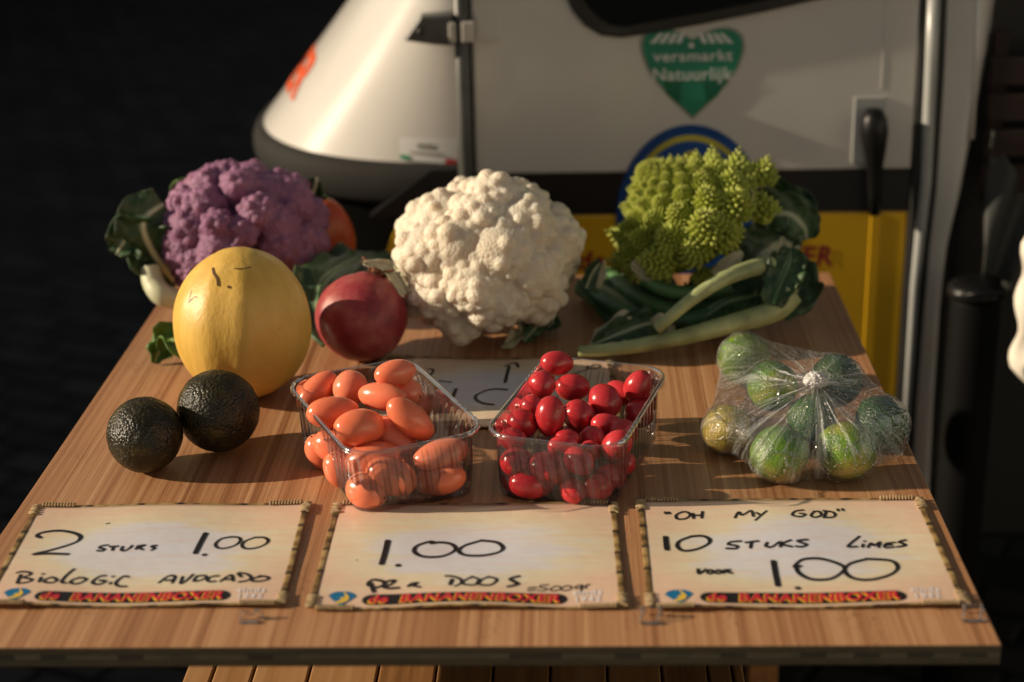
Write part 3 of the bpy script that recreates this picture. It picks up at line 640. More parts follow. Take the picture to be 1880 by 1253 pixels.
# ------------------------------------------------------------------ cauliflowers
def curd(center, R, asp, seed, nl, lobe_r, nsub, sub_r, sub=6, fine=17):
    rnd = np.random.default_rng(seed); v, f = icos(sub)
    S = np.array([R, R*.96, R*asp])
    L = fib(nl, -.75)+rnd.normal(0, .10, (nl, 3)); L /= np.linalg.norm(L, axis=1)[:, None]
    r = np.full(len(v), .60)
    for c in L:
        lr = lobe_r*rnd.uniform(.72, 1.25); cc = c*(1-lr*.78)*rnd.uniform(.92, 1.05)
        sel = np.where(v@c > math.cos(min(1.4, lr*1.9)))[0]
        if not len(sel): continue
        d = v[sel]; out = r[sel]
        ns = int(nsub*lr*lr/lobe_r**2)
        Q = fib(ns)+rnd.normal(0, .09, (ns, 3)); Q /= np.linalg.norm(Q, axis=1)[:, None]; Q = Q[Q@c > -.25]
        for q, sr in [(cc, lr*.92)]+[(cc+x*lr*.81, sub_r*rnd.uniform(.5, 1.5)) for x in Q]:
            b = d@q; disc = b*b-(q@q-sr*sr); ok = disc > 0
            t = np.where(ok, b+np.sqrt(np.maximum(disc, 0)), 0); out = np.maximum(out, t)
        r[sel] = out
    r = r + np.array([.011*(.42-min(.8, noise.voronoi(Vector(q)*fine)[0][0])) for q in v*r[:, None]])
    P = v*r[:, None]*S
    lo = P[:, 2].min()
    return P+np.array(center), f
def base_loc(c): return (c.x, c.y, TZ)
wc, wr = sph(893, 474, 168, .90)
wt = thing('white_cauliflower', 'large creamy white cauliflower head between the pomegranate and the green romanesco', 'cauliflower', base_loc(wc))
v, f = curd(wc, wr, .90, 5, 30, .37, 52, .086, 7, 34); mesh('curd', v, f, M['white_c'], wt)
pc, pr = sph(447, 432, 152, .90)
pt_ = thing('purple_cauliflower', 'purple cauliflower head behind the yellow melon', 'cauliflower', base_loc(pc))
v, f = curd(pc, pr, .90, 11, 56, .275, 46, .056, 7, 32); mesh('curd', v, f, M['purple_c'], pt_)

# ------------------------------------------------------------------ leaves
def leaf(name, mid, widths, up, mat, parent, ruf=.25, cup=.2, rib=None, seed=0, nu=30, nv=14, lobes=0):
    P = catmull(mid, 10); n = len(P); vs = []; fs = []; uvs = []; nu = n-1
    for i, p in enumerate(P):
        t = i/nu; q = t*(len(widths)-1); k = min(int(q), len(widths)-2); w = widths[k]+(widths[k+1]-widths[k])*(q-k)
        tan = (P[min(i+1, nu)]-P[max(i-1, 0)]).normalized(); side = tan.cross(Vector(up)).normalized(); nr = side.cross(tan).normalized()
        for j in range(nv+1):
            s = j/nv*2-1; e = abs(s)
            ww = w*(1+.22*noise.noise(Vector((t*7+seed, s*2, seed)))+lobes*.3*math.sin(t*26+seed)*e)
            d = side*s*ww + nr*(cup*w*e*e + ruf*w*e*e*noise.noise(Vector((t*9+seed*3.1, s*2.2, seed*1.7)))*2) + tan*(ruf*w*.5*e*noise.noise(Vector((t*8, s*3, seed+9))))
            vs.append(p+d); uvs.append((t, (s+1)/2))
    for i in range(nu):
        for j in range(nv): a = i*(nv+1)+j; fs.append((a, a+1, a+nv+2, a+nv+1))
    for q in vs:
        if q.z < TZ+.0015: q.z = TZ+.0015+(.002 if False else 0)
    o = mesh(name, vs, fs, M[mat], parent, uv=uvs)
    md = o.modifiers.new('thick', 'SOLIDIFY'); md.thickness = .0009; md.offset = 0
    if rib:
        r0, r1, rm = rib; Q = P[::2] if len(P) % 2 else P[::2]+[P[-1]]
        m_ = MB(); m_.tube([p for p in Q], [r0+(r1-r0)*i/(len(Q)-1) for i in range(len(Q))], 10); m_.build('midrib', M[rm], o)
    return o
YP = pc.y
# purple cauliflower leaves
leaf('leaf', [V(330, 520, YP-.03), V(285, 470, YP-.05), V(262, 410, YP-.055), V(300, 375, YP-.03)], [.010, .028, .034, .022], (0.1, -1, .2), 'leaf', pt_, .45, .25, (.006, .002, 'stalk_w'), 1)
leaf('leaf', [V(300, 470, YP-.04), V(262, 440, YP-.05), V(232, 440, YP-.06), V(214, 468, YP-.07)], [.012, .030, .026, .008], (0, -1, .3), 'leaf', pt_, .5, .3, (.003, .001, 'stalk_w'), 2)
MB().tube(catmull([V(276, 490, YP-.06), V(282, 520, YP-.07), V(300, 543, YP-.08), V(335, 552, YP-.07)], 8), [.012+.002*math.sin(i/24*3) for i in range(25)], 12).build('leaf_stalk', M['stalk_w'], pt_)
leaf('leaf', [V(350, 380, YP), V(335, 350, YP+.01), V(345, 330, YP+.01)], [.012, .016, .004], (0, -1, .2), 'leaf_l', pt_, .3, .2, None, 3)
leaf('leaf', [V(545, 400, YP+.06), V(572, 360, YP+.05), V(582, 328, YP+.04)], [.018, .020, .006], (0, -1, .3), 'leaf', pt_, .4, .3, (.0045, .002, 'stalk_w'), 4)
leaf('leaf', [T(590, 560, .02), T(640, 490, .05), T(700, 480, .035), T(735, 500, .01)], [.03, .045, .04, .01], (0, -.5, 1), 'leaf', pt_, .35, .2, (.004, .001, 'stalk_d'), 5)
leaf('leaf', [T(620, 620, .03), T(585, 560, .05), T(600, 510, .07), T(660, 470, .06)], [.02, .035, .035, .008], (0, -1, .6), 'leaf', pt_, .4, .2, (.004, .001, 'stalk_d'), 6)
# loose bright leaf at the melon's left
lo_ = thing('green_leaf', 'small bright green leaf standing on the board left of the yellow melon', 'leaf', tuple(T(330, 668)))
leaf('leaf_blade', [T(372, 652, .018), T(338, 640, .028), T(308, 622, .026), T(291, 648, .012), T(284, 668, .002)], [.004, .013, .016, .014, .003], (.4, -.8, .5), 'leaf_l', lo_, .5, .5, None, 7, lobes=.4)
MB().tube([T(378, 690, .003), T(345, 668, .003), T(372, 652, .018)], .0016, 8).build('leaf_stalk', M['stalk'], lo_)
# leaf scraps under the white cauliflower
leaf('leaf', [T(985, 590, .012), T(968, 605, .012), T(950, 620, .006), T(925, 640, .004)], [.006, .012, .010, .003], (0, -.6, 1), 'leaf_p', wt, .6, .3, (.0025, .001, 'stalk'), 8)
leaf('leaf', [T(1000, 585, .014), T(985, 600, .016), T(962, 628, .004)], [.006, .012, .004], (.3, -.7, .7), 'leaf', wt, .5, .3, None, 9)
leaf('leaf', [T(1010, 580, .014), T(1015, 592, .012), T(1003, 604, .006)], [.006, .010, .003], (.3, -.7, .7), 'leaf', wt, .5, .3, None, 10)

# ------------------------------------------------------------------ orange-red pepper peeking out behind
pp = V(600, 418, YP+.13)
pth = thing('red_pepper', 'orange red pepper peeking out behind the purple cauliflower', 'pepper', (pp.x, pp.y, TZ))
vv, ff = icos(4); out = []
for q in vv:
    a = math.atan2(q[1], q[0]); k = 1+.07*math.cos(3*a); z = q[2]
    out.append((pp.x+q[0]*.034*k*(1-.18*z), pp.y+q[1]*.034*k*(1-.18*z), TZ+.050+z*.052))
mesh('pepper_body', out, ff, M['pepper'], pth)
MB().tube([(pp.x, pp.y, TZ+.098), (pp.x-.012, pp.y, TZ+.112)], [.006, .004], 10).build('stem', M['stalk_d'], pth)

# ------------------------------------------------------------------ melon
mc, mr = sph(445, 592, 126, 1.13)
def melon_r(d):
    "radius factor in unit direction d (before stretching)"
    a = math.atan2(d[1], d[0]); z = d[2]; s = math.sqrt(max(0, 1-z*z))
    k = 1+.010*s*math.cos(10*a+.6)+.006*s*math.cos(7*a+2)+.008*noise.noise(Vector(d)*2.3)
    k *= 1-.05*max(0, z)**2*s - .02*z*s
    return k
vv, ff = icos(5); P = []
mz = mr*1.13
for q in vv:
    k = melon_r(q); P.append((mc.x+q[0]*mr*k, mc.y+q[1]*mr*k, mc.z+q[2]*mz*k))
mt = thing('yellow_melon', 'yellow honeydew melon standing upright in front of the purple cauliflower', 'melon', base_loc(mc))
mesh('melon_body', P, ff, M['melon'], mt)
mbvh = BVHTree.FromPolygons([Vector(p) for p in P], ff)
def proj_ribbon(bvh, pts, w):
    mb = MB(); Pts = []
    for p in catmull([(a, b, 0) for a, b in pts], 5):
        dv = Vector(ray(p.x, p.y)).normalized(); h = bvh.ray_cast(Vector(CAM), dv)
        if h[0]: Pts.append((h[0], h[1]))
    V_ = []; F = []; n = len(Pts)
    for i, (p, nr) in enumerate(Pts):
        t = (Pts[min(i+1, n-1)][0]-Pts[max(i-1, 0)][0]).normalized(); s = nr.cross(t).normalized(); ww = w*(.6 if i in (0, n-1) else 1)
        V_ += [p+s*ww+nr*.0006, p-s*ww+nr*.0006]
    for i in range(n-1): F.append((2*i, 2*i+1, 2*i+3, 2*i+2))
    return mb.add(V_, F)
mk = MB()
for st, w_ in (([(391, 492), (393, 502), (399, 512), (401, 526)], .0014), ([(418, 526), (421, 528), (422, 530)], .0014), ([(430, 494), (446, 494), (462, 491)], .0006), ([(352, 532), (348, 550), (346, 556), (358, 545), (362, 548)], .00035), ([(348, 552), (355, 548)], .00035)):
    q = proj_ribbon(mbvh, st, w_); mk.add(q.v, q.f)
mk.build('marker_writing', plain('brown_marker', (.10, .045, .008), .5), mt)

# ------------------------------------------------------------------ pomegranate
gc, gr = sph(664, 582, 85, .95)
vv, ff = icos(5); P = []
ax = (camdir(-70, -5)*1.0).normalized()
for q in vv:
    d = Vector(q); k = 1+.02*noise.noise(d*1.6)+.012*noise.noise(d*3.5); cc = d.dot(ax); k *= 1+.06*max(0, cc-.86)/.14-.05*max(0, cc-.96)/.04
    P.append((gc.x+q[0]*gr*k, gc.y+q[1]*gr*k, gc.z+q[2]*gr*.95*k))
gt = thing('pomegranate', 'dark red pomegranate between the yellow melon and the white cauliflower', 'pomegranate', base_loc(gc))
mesh('fruit_body', P, ff, M['pom'], gt)
cb = gc+ax*gr*.97; e1 = ax.cross(Vector((0, 0, 1))).normalized(); e2 = ax.cross(e1)
crn = MB()
for i in range(6):
    a = i*math.pi/3+.3; dr = (e1*math.cos(a)+e2*math.sin(a)); sd = ax.cross(dr)
    p0 = cb+dr*.009; p1 = cb+dr*.013+ax*.007; p2 = cb+dr*(.022+.006*(i % 2))+ax*(.012-.004*(i % 3))
    V_ = []
    for p, w_ in ((p0, .006), (p1, .0058), (p2, .001)):
        for s_ in (-1, -.3, .3, 1): V_.append(p+sd*s_*w_+dr*.0012*(1-s_*s_))
    crn.add(V_, [(r_*4+k, r_*4+k+1, r_*4+k+5, r_*4+k+4) for r_ in range(2) for k in range(3)])
co_ = crn.build('crown', M['crown'], gt); md = co_.modifiers.new('t', 'SOLIDIFY'); md.thickness = .0014
# pale dry leaf tip behind the crown
pl_ = leaf('dry_leaf', [D_(744, 540, 1.91), D_(730, 512, 1.908), D_(710, 490, 1.908), D_(667, 483, 1.905)], [.006, .008, .008, .0015], (.1, -1, .3), 'leaf_p', wt, .35, .5, None, 12)

# ------------------------------------------------------------------ romanesco
rmt_c = V(1300, 470, 1.98)
rt = thing('romanesco', 'pointed lime green romanesco head with dark leaves and long stalks at the right', 'romanesco', (rmt_c.x, rmt_c.y, TZ))
apex = V(1174, 296, 1.945)
axd = camdir(50, 18)                      # from apex towards the stalk
f1 = axd.cross(Vector((0, 0, 1))).normalized(); f2 = axd.cross(f1).normalized()
def cone_bud(mb, p, ax, r, h, seg=7):
    a = ax.cross(Vector((.3, .5, .8))).normalized(); b = ax.cross(a); V_ = []
    for (rr, hh) in ((1, 0), (.74, .42), (.34, .82)):
        for k in range(seg): q = 2*math.pi*k/seg; V_.append(p+(a*math.cos(q)+b*math.sin(q))*r*rr+ax*h*hh)
    V_.append(p+ax*h)
    F = [(i*seg+k, i*seg+(k+1) % seg, (i+1)*seg+(k+1) % seg, (i+1)*seg+k) for i in range(2) for k in range(seg)]+[(2*seg+k, 2*seg+(k+1) % seg, 3*seg) for k in range(seg)]
    mb.add(V_, F)
def floret(mb, p, ax, r, h, n, tw):
    a = ax.cross(Vector((.2, .9, .3))).normalized(); b = ax.cross(a)
    cone_bud(mb, p-ax*h*.3, ax, r*.50, h*1.05, 9)
    for i in range(n):
        t = (i/n)**.55; q = i*2.399963+tw; rr = r*t; hh = h*(1-t)
        dr = a*math.cos(q)+b*math.sin(q); nrm = (dr*h+ax*r*1.1).normalized(); br = r*(.085+.150*t)
        cone_bud(mb, p+dr*rr*.93+ax*hh*.9-nrm*br*.3, (nrm*.8+ax*.45).normalized(), br, br*2.3, 6)
rm = MB(); s = .008; i = 0; half = rad(45)
rr_ = random.Random(3)
while s < .176:
    q = i*2.399963; dr = f1*math.cos(q)+f2*math.sin(q)
    surf = axd*math.cos(half)+dr*math.sin(half); nrm = (dr*math.cos(half)-axd*math.sin(half)).normalized()
    bend = 1 if s < .119 else 1-(s-.119)*8
    p = apex+axd*math.cos(half)*(s if s < .119 else   .119+(s-.119)*.75)+dr*math.sin(half)*s*bend
    out = (nrm*1.0-axd*(.18 if s < .119 else .18-(s-.119)*14)).normalized()
    size = .168*min(s, .13)+.0014
    floret(rm, p-out*size*.55, out, size*rr_.uniform(.92, 1.08), size*1.95*rr_.uniform(.9, 1.15), 64 if s > .03 else 30, i)
    s *= 1.027; i += 1
# core
prev = MB(); prev.tube([apex+axd*.006, apex+axd*.055, apex+axd*.10, apex+axd*.13, apex+axd*.145], [.001, .034, .062, .056, .03], 24)
rm.add(prev.v, prev.f)
ro = rm.build('romanesco_head', M['roman'], rt)
# loose florets right of the head
for (px, py, Y_, sz, an) in ((1398, 325, 1.97, .019, -75), (1402, 392, 1.94, .020, -100), (1290, 505, 1.90, .015, 90), (1316, 500, 1.90, .013, 60)):
    m_ = MB(); p = V(px, py, Y_); floret(m_, p, camdir(an, -35), sz, sz*1.7, 40, px); m_.build('side_floret', M['roman'], rt)
# thick stalks and leaves
def stalk(pts, r, mat, flat=.75, name='leaf_stalk'):
    P = catmull(pts, 8); n = len(P); m_ = MB(); m_.tube(P, [r[0]+(r[1]-r[0])*i/(n-1) for i in range(n)], 14); return m_.build(name, M[mat], rt)
stalk([Vector(CAM)+(q-Vector(CAM))*kk for kk, q in zip((.955, .948, .945, .952, .968, .985), (T(1205, 606, .004), T(1262, 556, .030), T(1325, 514, .048), T(1385, 492, .056), T(1428, 486, .058), T(1462, 486, .056)))], (.0062, .0125), 'stalk')
leaf('leaf', [q+Vector((.004, .022, -.004)) for q in (T(1205, 606, .012), T(1262, 556, .026), T(1325, 512, .042), T(1390, 490, .054))], [.006, .018, .022, .012], (-.1, -.2, 1), 'leaf', rt, .4, .1, None, 21)
stalk([Vector(CAM)+(q-Vector(CAM))*.982 for q in (T(1062, 645, .000), T(1140, 640, .004), T(1240, 622, .010), T(1340, 596, .018), T(1420, 572, .028), T(1452, 540, .045))], (.0060, .0150), 'stalk')
leaf('leaf', [T(1085, 640, .006), T(1130, 625, .010), T(1190, 612, .012), T(1240, 608, .012)], [.006, .022, .020, .006], (0, -.6, 1), 'leaf_p', rt, .7, .6, None, 22)
leaf('leaf', [T(1090, 632, .012), T(1140, 612, .020), T(1185, 596, .022), T(1230, 590, .016)], [.004, .018, .018, .004], (0, -.9, .6), 'leaf', rt, .6, .4, None, 23)
stalk([T(1070, 528, .016), T(1120, 560, .014), T(1180, 585, .012), T(1260, 590, .014), T(1360, 560, .02)], (.0125, .0100), 'stalk_d')
stalk([T(1115, 505, .026), T(1170, 545, .022), T(1235, 570, .018), T(1330, 560, .02)], (.0110, .0100), 'stalk_d')
stalk([V(1172, 505, 1.90), V(1215, 530, 1.89), V(1270, 538, 1.89), V(1340, 525, 1.90)], (.0080, .0095), 'stalk_d')
leaf('leaf', [T(1380, 560, .02), T(1280, 575, .018), T(1170, 560, .014), T(1080, 510, .03)], [.02, .05, .06, .02], (0, -.3, 1), 'leaf', rt, .3, .25, None, 24)
leaf('leaf', [T(1400, 540, .03), T(1330, 555, .03), T(1290, 580, .02), T(1240, 600, .006)], [.02, .040, .04, .012], (0, -.4, 1), 'leaf', rt, .35, .2, (.003, .001, 'stalk_d'), 25)
leaf('leaf', [V(1075, 530, 1.87), V(1088, 500, 1.88), V(1102, 482, 1.89)], [.012, .016, .004], (.6, -.7, .2), 'leaf', rt, .3, .6, None, 26)
leaf('leaf', [V(1098, 530, 1.865), V(1108, 505, 1.868), V(1110, 478, 1.87)], [.003, .006, .001], (-.8, -.6, .1), 'leaf_p', rt, .2, .4, None, 27)
leaf('leaf', [V(1196, 512, 1.89), V(1180, 498, 1.885), V(1160, 482, 1.88)], [.004, .010, .005], (0, -1, .4), 'leaf_p', rt, .9, .4, None, 28)
leaf('leaf', [V(1410, 470, 1.97), V(1430, 420, 1.98), V(1445, 380, 1.99), V(1405, 335, 1.98)], [.016, .032, .034, .012], (-.2, -1, .1), 'leaf', rt, .35, .2, (.003, .001, 'stalk_d'), 29)
leaf('leaf', [V(1400, 400, 1.95), V(1445, 392, 1.95), V(1475, 415, 1.95), V(1482, 440, 1.95)], [.016, .026, .022, .008], (0, -.9, .4), 'leaf', rt, .3, .3, None, 30)
leaf('leaf', [V(1350, 520, 1.93), V(1390, 480, 1.94), V(1430, 450, 1.96), V(1470, 455, 1.97)], [.02, .042, .04, .01], (0, -1, .2), 'leaf', rt, .35, .2, None, 31)
leaf('leaf', [V(1310, 505, 1.885), V(1335, 488, 1.885), V(1362, 462, 1.89)], [.006, .012, .003], (.2, -1, .3), 'leaf_p', rt, .3, .3, None, 32)
leaf('leaf', [V(1432, 495, 1.91), V(1440, 460, 1.91), V(1436, 435, 1.91)], [.003, .007, .002], (-.5, -1, .2), 'leaf_p', rt, .4, .4, None, 33)
leaf('leaf', [V(1400, 462, 1.90), V(1418, 476, 1.895), V(1428, 478, 1.895)], [.003, .006, .002], (0, -1, .4), 'leaf_p', rt, .4, .4, None, 34)
leaf('leaf', [V(1376, 345, 1.93), V(1378, 370, 1.93), V(1384, 395, 1.93)], [.004, .007, .001], (-.6, -1, .1), 'leaf_p', rt, .2, .4, None, 35)
leaf('leaf', [T(1380, 545, .03), T(1388, 530, .034), T(1398, 520, .036)], [.004, .008, .003], (-.6, -1, .4), 'leaf_p', rt, .4, .4, None, 36)
leaf('leaf', [V(1420, 560, 1.88), V(1455, 540, 1.9), V(1465, 510, 1.92), V(1460, 470, 1.95)], [.02, .03, .026, .01], (-.2, -1, .3), 'leaf', rt, .4, .3, (.004, .002, 'stalk'), 37)

leaf('leaf', [Vector(CAM)+(q-Vector(CAM))*.968 for q in (T(1418, 560, .03), T(1432, 520, .05), T(1446, 484, .066), T(1452, 456, .08))], [.012, .022, .022, .006], (-.2, -1, .3), 'leaf', rt, .5, .3, (.003, .001, 'stalk_d'), 41)
# ------------------------------------------------------------------ avocados
def avocado(c, r, asp, axis, el, seed, label):
    vv, ff = icos(6); P = []; axis = Vector(axis).normalized()
    for q in vv:
        d = Vector(q); a = d.dot(axis); k = 1+el*max(0, a)**2-.05*max(0, -a)
        k += .010*noise.noise(d*6+Vector((seed, 0, 0)))+.0075*noise.noise(d*19+Vector((seed, 3, 0)))+.005*noise.noise(d*38+Vector((0, seed, 0)))
        P.append((c.x+q[0]*r*k, c.y+q[1]*r*k, max(TZ+.0004, c.z+q[2]*r*asp*k)))
    o = mesh('avocado', P, ff, M['avocado'], origin=(c.x, c.y, TZ)); tag(o, label, 'avocado', 'ripe avocados on the board')
    dz = axis.copy(); dz.z = 0
    return o
a1, r1 = sph(266, 796, 69, 1.0); a2, r2 = sph(403, 757, 75, 1.0)
o = avocado(a1, r1, 1.0, (.15, -.75, -.1), .14, 1, 'bumpy dark green avocado at the left edge of the board, catching sun')
o = avocado(a2, r2, 1.0, (-.25, -.3, .6), .10, 7, 'smoother blackish avocado leaning before the yellow melon, half shaded by its neighbour')
sc_b = D_(443, 830, (a2-Vector(CAM)).length*1.0)
# ------------------------------------------------------------------ tomato punnets
PH = .068
def punnet(cxy, rot, hw, hl, label):
    cx, cy = cxy; ca, sa = math.cos(rot), math.sin(rot)
    t = thing('punnet', label, 'punnet', (cx, cy, TZ), 'clear plastic tomato punnets')
    def outline(w, l, rc, n=14, per=40):
        pts = []
        for (sx, sy, a0) in ((1, 1, 0), (-1, 1, 90), (-1, -1, 180), (1, -1, 270)):
            for k in range(n+1):
                a = rad(a0+90*k/n); pts.append((sx*(w-rc)+rc*math.cos(a), sy*(l-rc)+rc*math.sin(a)))
        # resample evenly
        P = [Vector((a, b, 0)) for a, b in pts]; P.append(P[0]); L = [0]
        for i in range(len(P)-1): L.append(L[-1]+(P[i+1]-P[i]).length)
        out = []; j = 0; N = 360
        for i in range(N):
            s_ = L[-1]*i/N
            while L[j+1] < s_: j += 1
            out.append(P[j].lerp(P[j+1], (s_-L[j])/max(1e-9, L[j+1]-L[j])))
        return out
    def place(p, z): return (cx+p.x*ca-p.y*sa, cy+p.x*sa+p.y*ca, TZ+z)
    rows = []; N = 360
    levels = [(0.0008, .0080, .020), (.004, .0062, .022), (.010, .0055, .023), (.022, .0044, .025), (.036, .0036, .027), (.050, .0030, .029), (.058, .0030, .031), (PH-.004, .0018, .032), (PH-.001, .0010, .033)]
    for (z, ins, rc) in levels:
        O = outline(hw-.006-ins, hl-.006-ins, rc); k = max(0, min(1, (z-.003)/.008))*max(0, min(1, (PH-.008-z)/.006))
        row = []
        for i, p in enumerate(O):
            q = O[(i+1) % N]-O[i-1]; nr = Vector((q.y, -q.x, 0)).normalized()
            rib = .0017*k*(max(0, math.sin(i*2*math.pi*44/N))**.6 if math.sin(i*2*math.pi*44/N) > 0 else 0)
            row.append(place(p-nr*rib, z))
        rows.append(row)
    vs = [p for r_ in rows for p in r_]; fs = [(j*N+i, j*N+(i+1) % N, (j+1)*N+(i+1) % N, (j+1)*N+i) for j in range(len(rows)-1) for i in range(N)]
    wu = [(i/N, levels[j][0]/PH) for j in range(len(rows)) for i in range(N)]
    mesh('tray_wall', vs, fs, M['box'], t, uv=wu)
    O = outline(hw-.006-.0080, hl-.006-.0080, .020); vs = [place(p, .0009) for p in O]+[(cx, cy, TZ+.0016)]
    mesh('tray_floor', vs, [(i, (i+1) % N, N) for i in range(N)], M['box'], t)
    rows = []
    for (z, off) in ((PH-.001, -.0070), (PH+.0002, -.0060), (PH+.0006, -.0048), (PH+.0005, -.0036), (PH-.0006, -.0028), (PH-.0030, -.0026)):
        O = outline(hw+off, hl+off, .034+off)
        rows.append([place(p, z+(.0006*math.sin(i*2*math.pi*60/N) if off > -.006 and (i//60) % 3 == 1 else 0)) for i, p in enumerate(O)])
    vs = [p for r_ in rows for p in r_]; fs = [(j*N+i, j*N+(i+1) % N, (j+1)*N+(i+1) % N, (j+1)*N+i) for j in range(len(rows)-1) for i in range(N)]
    mesh('rim', vs, fs, M['rim'], t)
    return t
punnet((-.186, 1.500), rad(26), .0715, .1085, 'clear plastic punnet holding the orange tomatoes')
punnet((.006, 1.507), rad(-16), .0700, .1075, 'clear plastic punnet holding the red cherry tomatoes')
def tomato_mesh(name, a, b, mat, seed):
    "a long tomato along local X, unit metres"
    vv, ff = icos(4); P = []
    for q in vv:
        d = Vector(q); k = 1+.02*noise.noise(d*1.4+Vector((seed, 0, 0)))
        e = 1-.08*q[0]*abs(q[0])+.03*math.cos(3*math.atan2(q[2], q[1]))*(1-q[0]**2)*.4
        dim = 1-.05*max(0, (q[0]-.93)/.07)
        P.append((q[0]*a*k*dim, q[1]*b*k*e, q[2]*b*k*e))
    me = bpy.data.meshes.new(name); me.from_pydata(P, [], ff); me.polygons.foreach_set('use_smooth', [True]*len(me.polygons)); me.materials.append(M[mat]); return me
scar_v, scar_f = icos(2)
def tomato(i, T_, mat, label, group, tilt):
    px, py, A, B, an, D = T_; c = D_(px, py, D); a = A*D/FPX*1.03; b = B*D/FPX*1.03
    if c.z-b < TZ+.0012: c.z = TZ+.0012+b
    sgn = 1 if i % 2 else -1
    me = tomato_mesh('tomato', a, b, mat, i*3.7); o = link(bpy.data.objects.new('tomato', me)); o.location = c
    x = camdir(an+(0 if i % 3 else 180), tilt); o.rotation_euler = x.to_track_quat('X', 'Z').to_euler()
    tag(o, label, 'tomato', group)
    s_ = bpy.data.meshes.new('stem_scar'); r = .0015 if i % 3 else .0011
    s_.from_pydata([(a*.955+q[0]*.0006, q[1]*r, q[2]*r) for q in scar_v], [], scar_f); s_.materials.append(M['scar']); so_ = link(bpy.data.objects.new('stem_scar', s_)); so_.parent = o
    return o
OR = [(590, 835, 36, 28, 60, 1.6564), (625, 872, 36, 28, 60, 1.6161), (770, 850, 45, 28, 20, 1.6275), (765, 742, 30, 26, 60, 1.6866), (747, 719, 30, 26, 20, 1.6635), (583, 718, 46, 26, -45, 1.6938), (643, 714, 34, 31, -70, 1.6813), (726, 685, 39, 24, -12, 1.6478), (703, 728, 49, 25, 6, 1.6357), (722, 802, 48, 32, 35, 1.6195), (612, 819, 38, 30, 20, 1.6289), (612, 757, 49, 29, -4, 1.6278), (659, 785, 48, 33, -5, 1.5964), (754, 770, 52, 28, 40, 1.6017), (686, 844, 54, 33, -10, 1.596), (809, 891, 49, 30, -14, 1.5905), (674, 909, 40, 33, 20, 1.5674), (719, 875, 49, 34, 22, 1.5695), (809, 835, 52, 27, -15, 1.5855)]
RD = [(943, 893, 24, 20, 60, 1.5939), (1020, 870, 30, 24, 0, 1.6021), (1120, 880, 30, 24, 0, 1.5931), (1060, 800, 30, 24, 0, 1.6804), (1140, 850, 28, 24, 0, 1.6061), (1185, 740, 20, 18, 0, 1.7053), (1138, 722, 30, 22, 20, 1.7104), (1023, 667, 31, 22, 4, 1.7201), (1051, 712, 33, 25, 5, 1.7134), (995, 707, 26, 25, 80, 1.6799), (1171, 709, 32, 24, -62, 1.6911), (1110, 736, 33, 29, 50, 1.6751), (976, 747, 22, 22, 0, 1.6531), (959, 778, 29, 26, 30, 1.6181), (1063, 763, 32, 28, 40, 1.658), (1115, 781, 31, 21, 10, 1.6459), (1174, 760, 27, 26, 40, 1.6856), (1010, 765, 38, 27, -85, 1.6133), (941, 806, 27, 20, 0, 1.5921), (1043, 806, 24, 17, 10, 1.6052), (1146, 793, 27, 22, 20, 1.6251), (1033, 817, 28, 18, -10, 1.5849), (1088, 806, 24, 23, 50, 1.6193), (1132, 818, 31, 25, -45, 1.5901), (1084, 828, 21, 20, 0, 1.6002), (977, 903, 42, 27, 4, 1.5811), (949, 850, 33, 28, 15, 1.5834), (1097, 896, 30, 24, 10, 1.5732), (1051, 913, 27, 22, 50, 1.5715), (1005, 860, 38, 29, 15, 1.5754), (1063, 847, 31, 24, 38, 1.5655)]
deepO = 'orange tomato buried low inside the orange punnet'; deepR = 'red cherry tomato buried low inside the red punnet'
LO = ['orange tomato low against the left wall of the orange punnet, nearer the back', 'orange tomato low against the left wall of the orange punnet, nearer the front', deepO,
      'orange tomato half hidden behind the shiny diagonal one, lower of two', 'small orange tomato end showing right under the topmost orange one', 'orange tomato leaning up to the right at the left back corner of its punnet', 'orange tomato standing on end with a stem mark, second from the left at the back',
      'topmost orange tomato with a dark stem spot, at the back rim', 'long orange tomato lying level below the topmost one', 'deep orange tomato in the shaded hollow at the middle of the punnet', 'orange tomato wedged at the left wall below the two level ones',
      'long orange tomato lying level at the left of the heap', 'plump orange tomato lying level in the middle of the heap', 'shiny orange tomato lying diagonally with a long bright highlight', 'wide orange tomato lying just behind the front rim', 'orange tomato at the bottom right front corner of the punnet', 'pale orange tomato at the bottom front left, nearest the middle card', 'orange tomato pressed on the front wall, centre, tilting down right', 'orange tomato at the front right rim, above the bottom corner one']
LR = ['small red tomato low in the front left corner of the red punnet', deepR, deepR, deepR, deepR, 'tiny dark red tomato at the right wall, behind a rounder one', 'dark red tomato behind the big round one near the right back', 'topmost red tomato, lying level on the back of the heap',
      'long dark red tomato lying level under the topmost one', 'round red tomato with a stem spot facing front, left below the topmost', 'upright bright red tomato alone at the right back corner', 'big round red tomato right of the heap centre', 'small red tomato half hidden behind the tall one on the left', 'red tomato with a pale stem mark at the left of the heap', 'deep red tomato in the centre of the heap, right of the tall one', 'dark red tomato in shade at the middle right of the heap',
      'dark round red tomato against the right wall', 'tall upright red tomato at the middle left of the heap', 'shaded red tomato at the left front rim', 'small dark red tomato in the hollow of the heap', 'red tomato at the right front rim, rear of a touching pair', 'flat dark red tomato just behind the front rim', 'small upright red tomato in the front middle of the hollow', 'red tomato at the right front rim, front of a touching pair',
      'small red tomato between the hollow and the front rim', 'long red tomato lying along the bottom of the front wall', 'red tomato pressed against the front wall at the left', 'red tomato at the bottom of the front wall, right end', 'small red tomato at the bottom of the front wall, second from the right', 'long red tomato pressed on the front wall at the middle, tilting down right', 'bright red tomato leaning over the middle of the front wall']
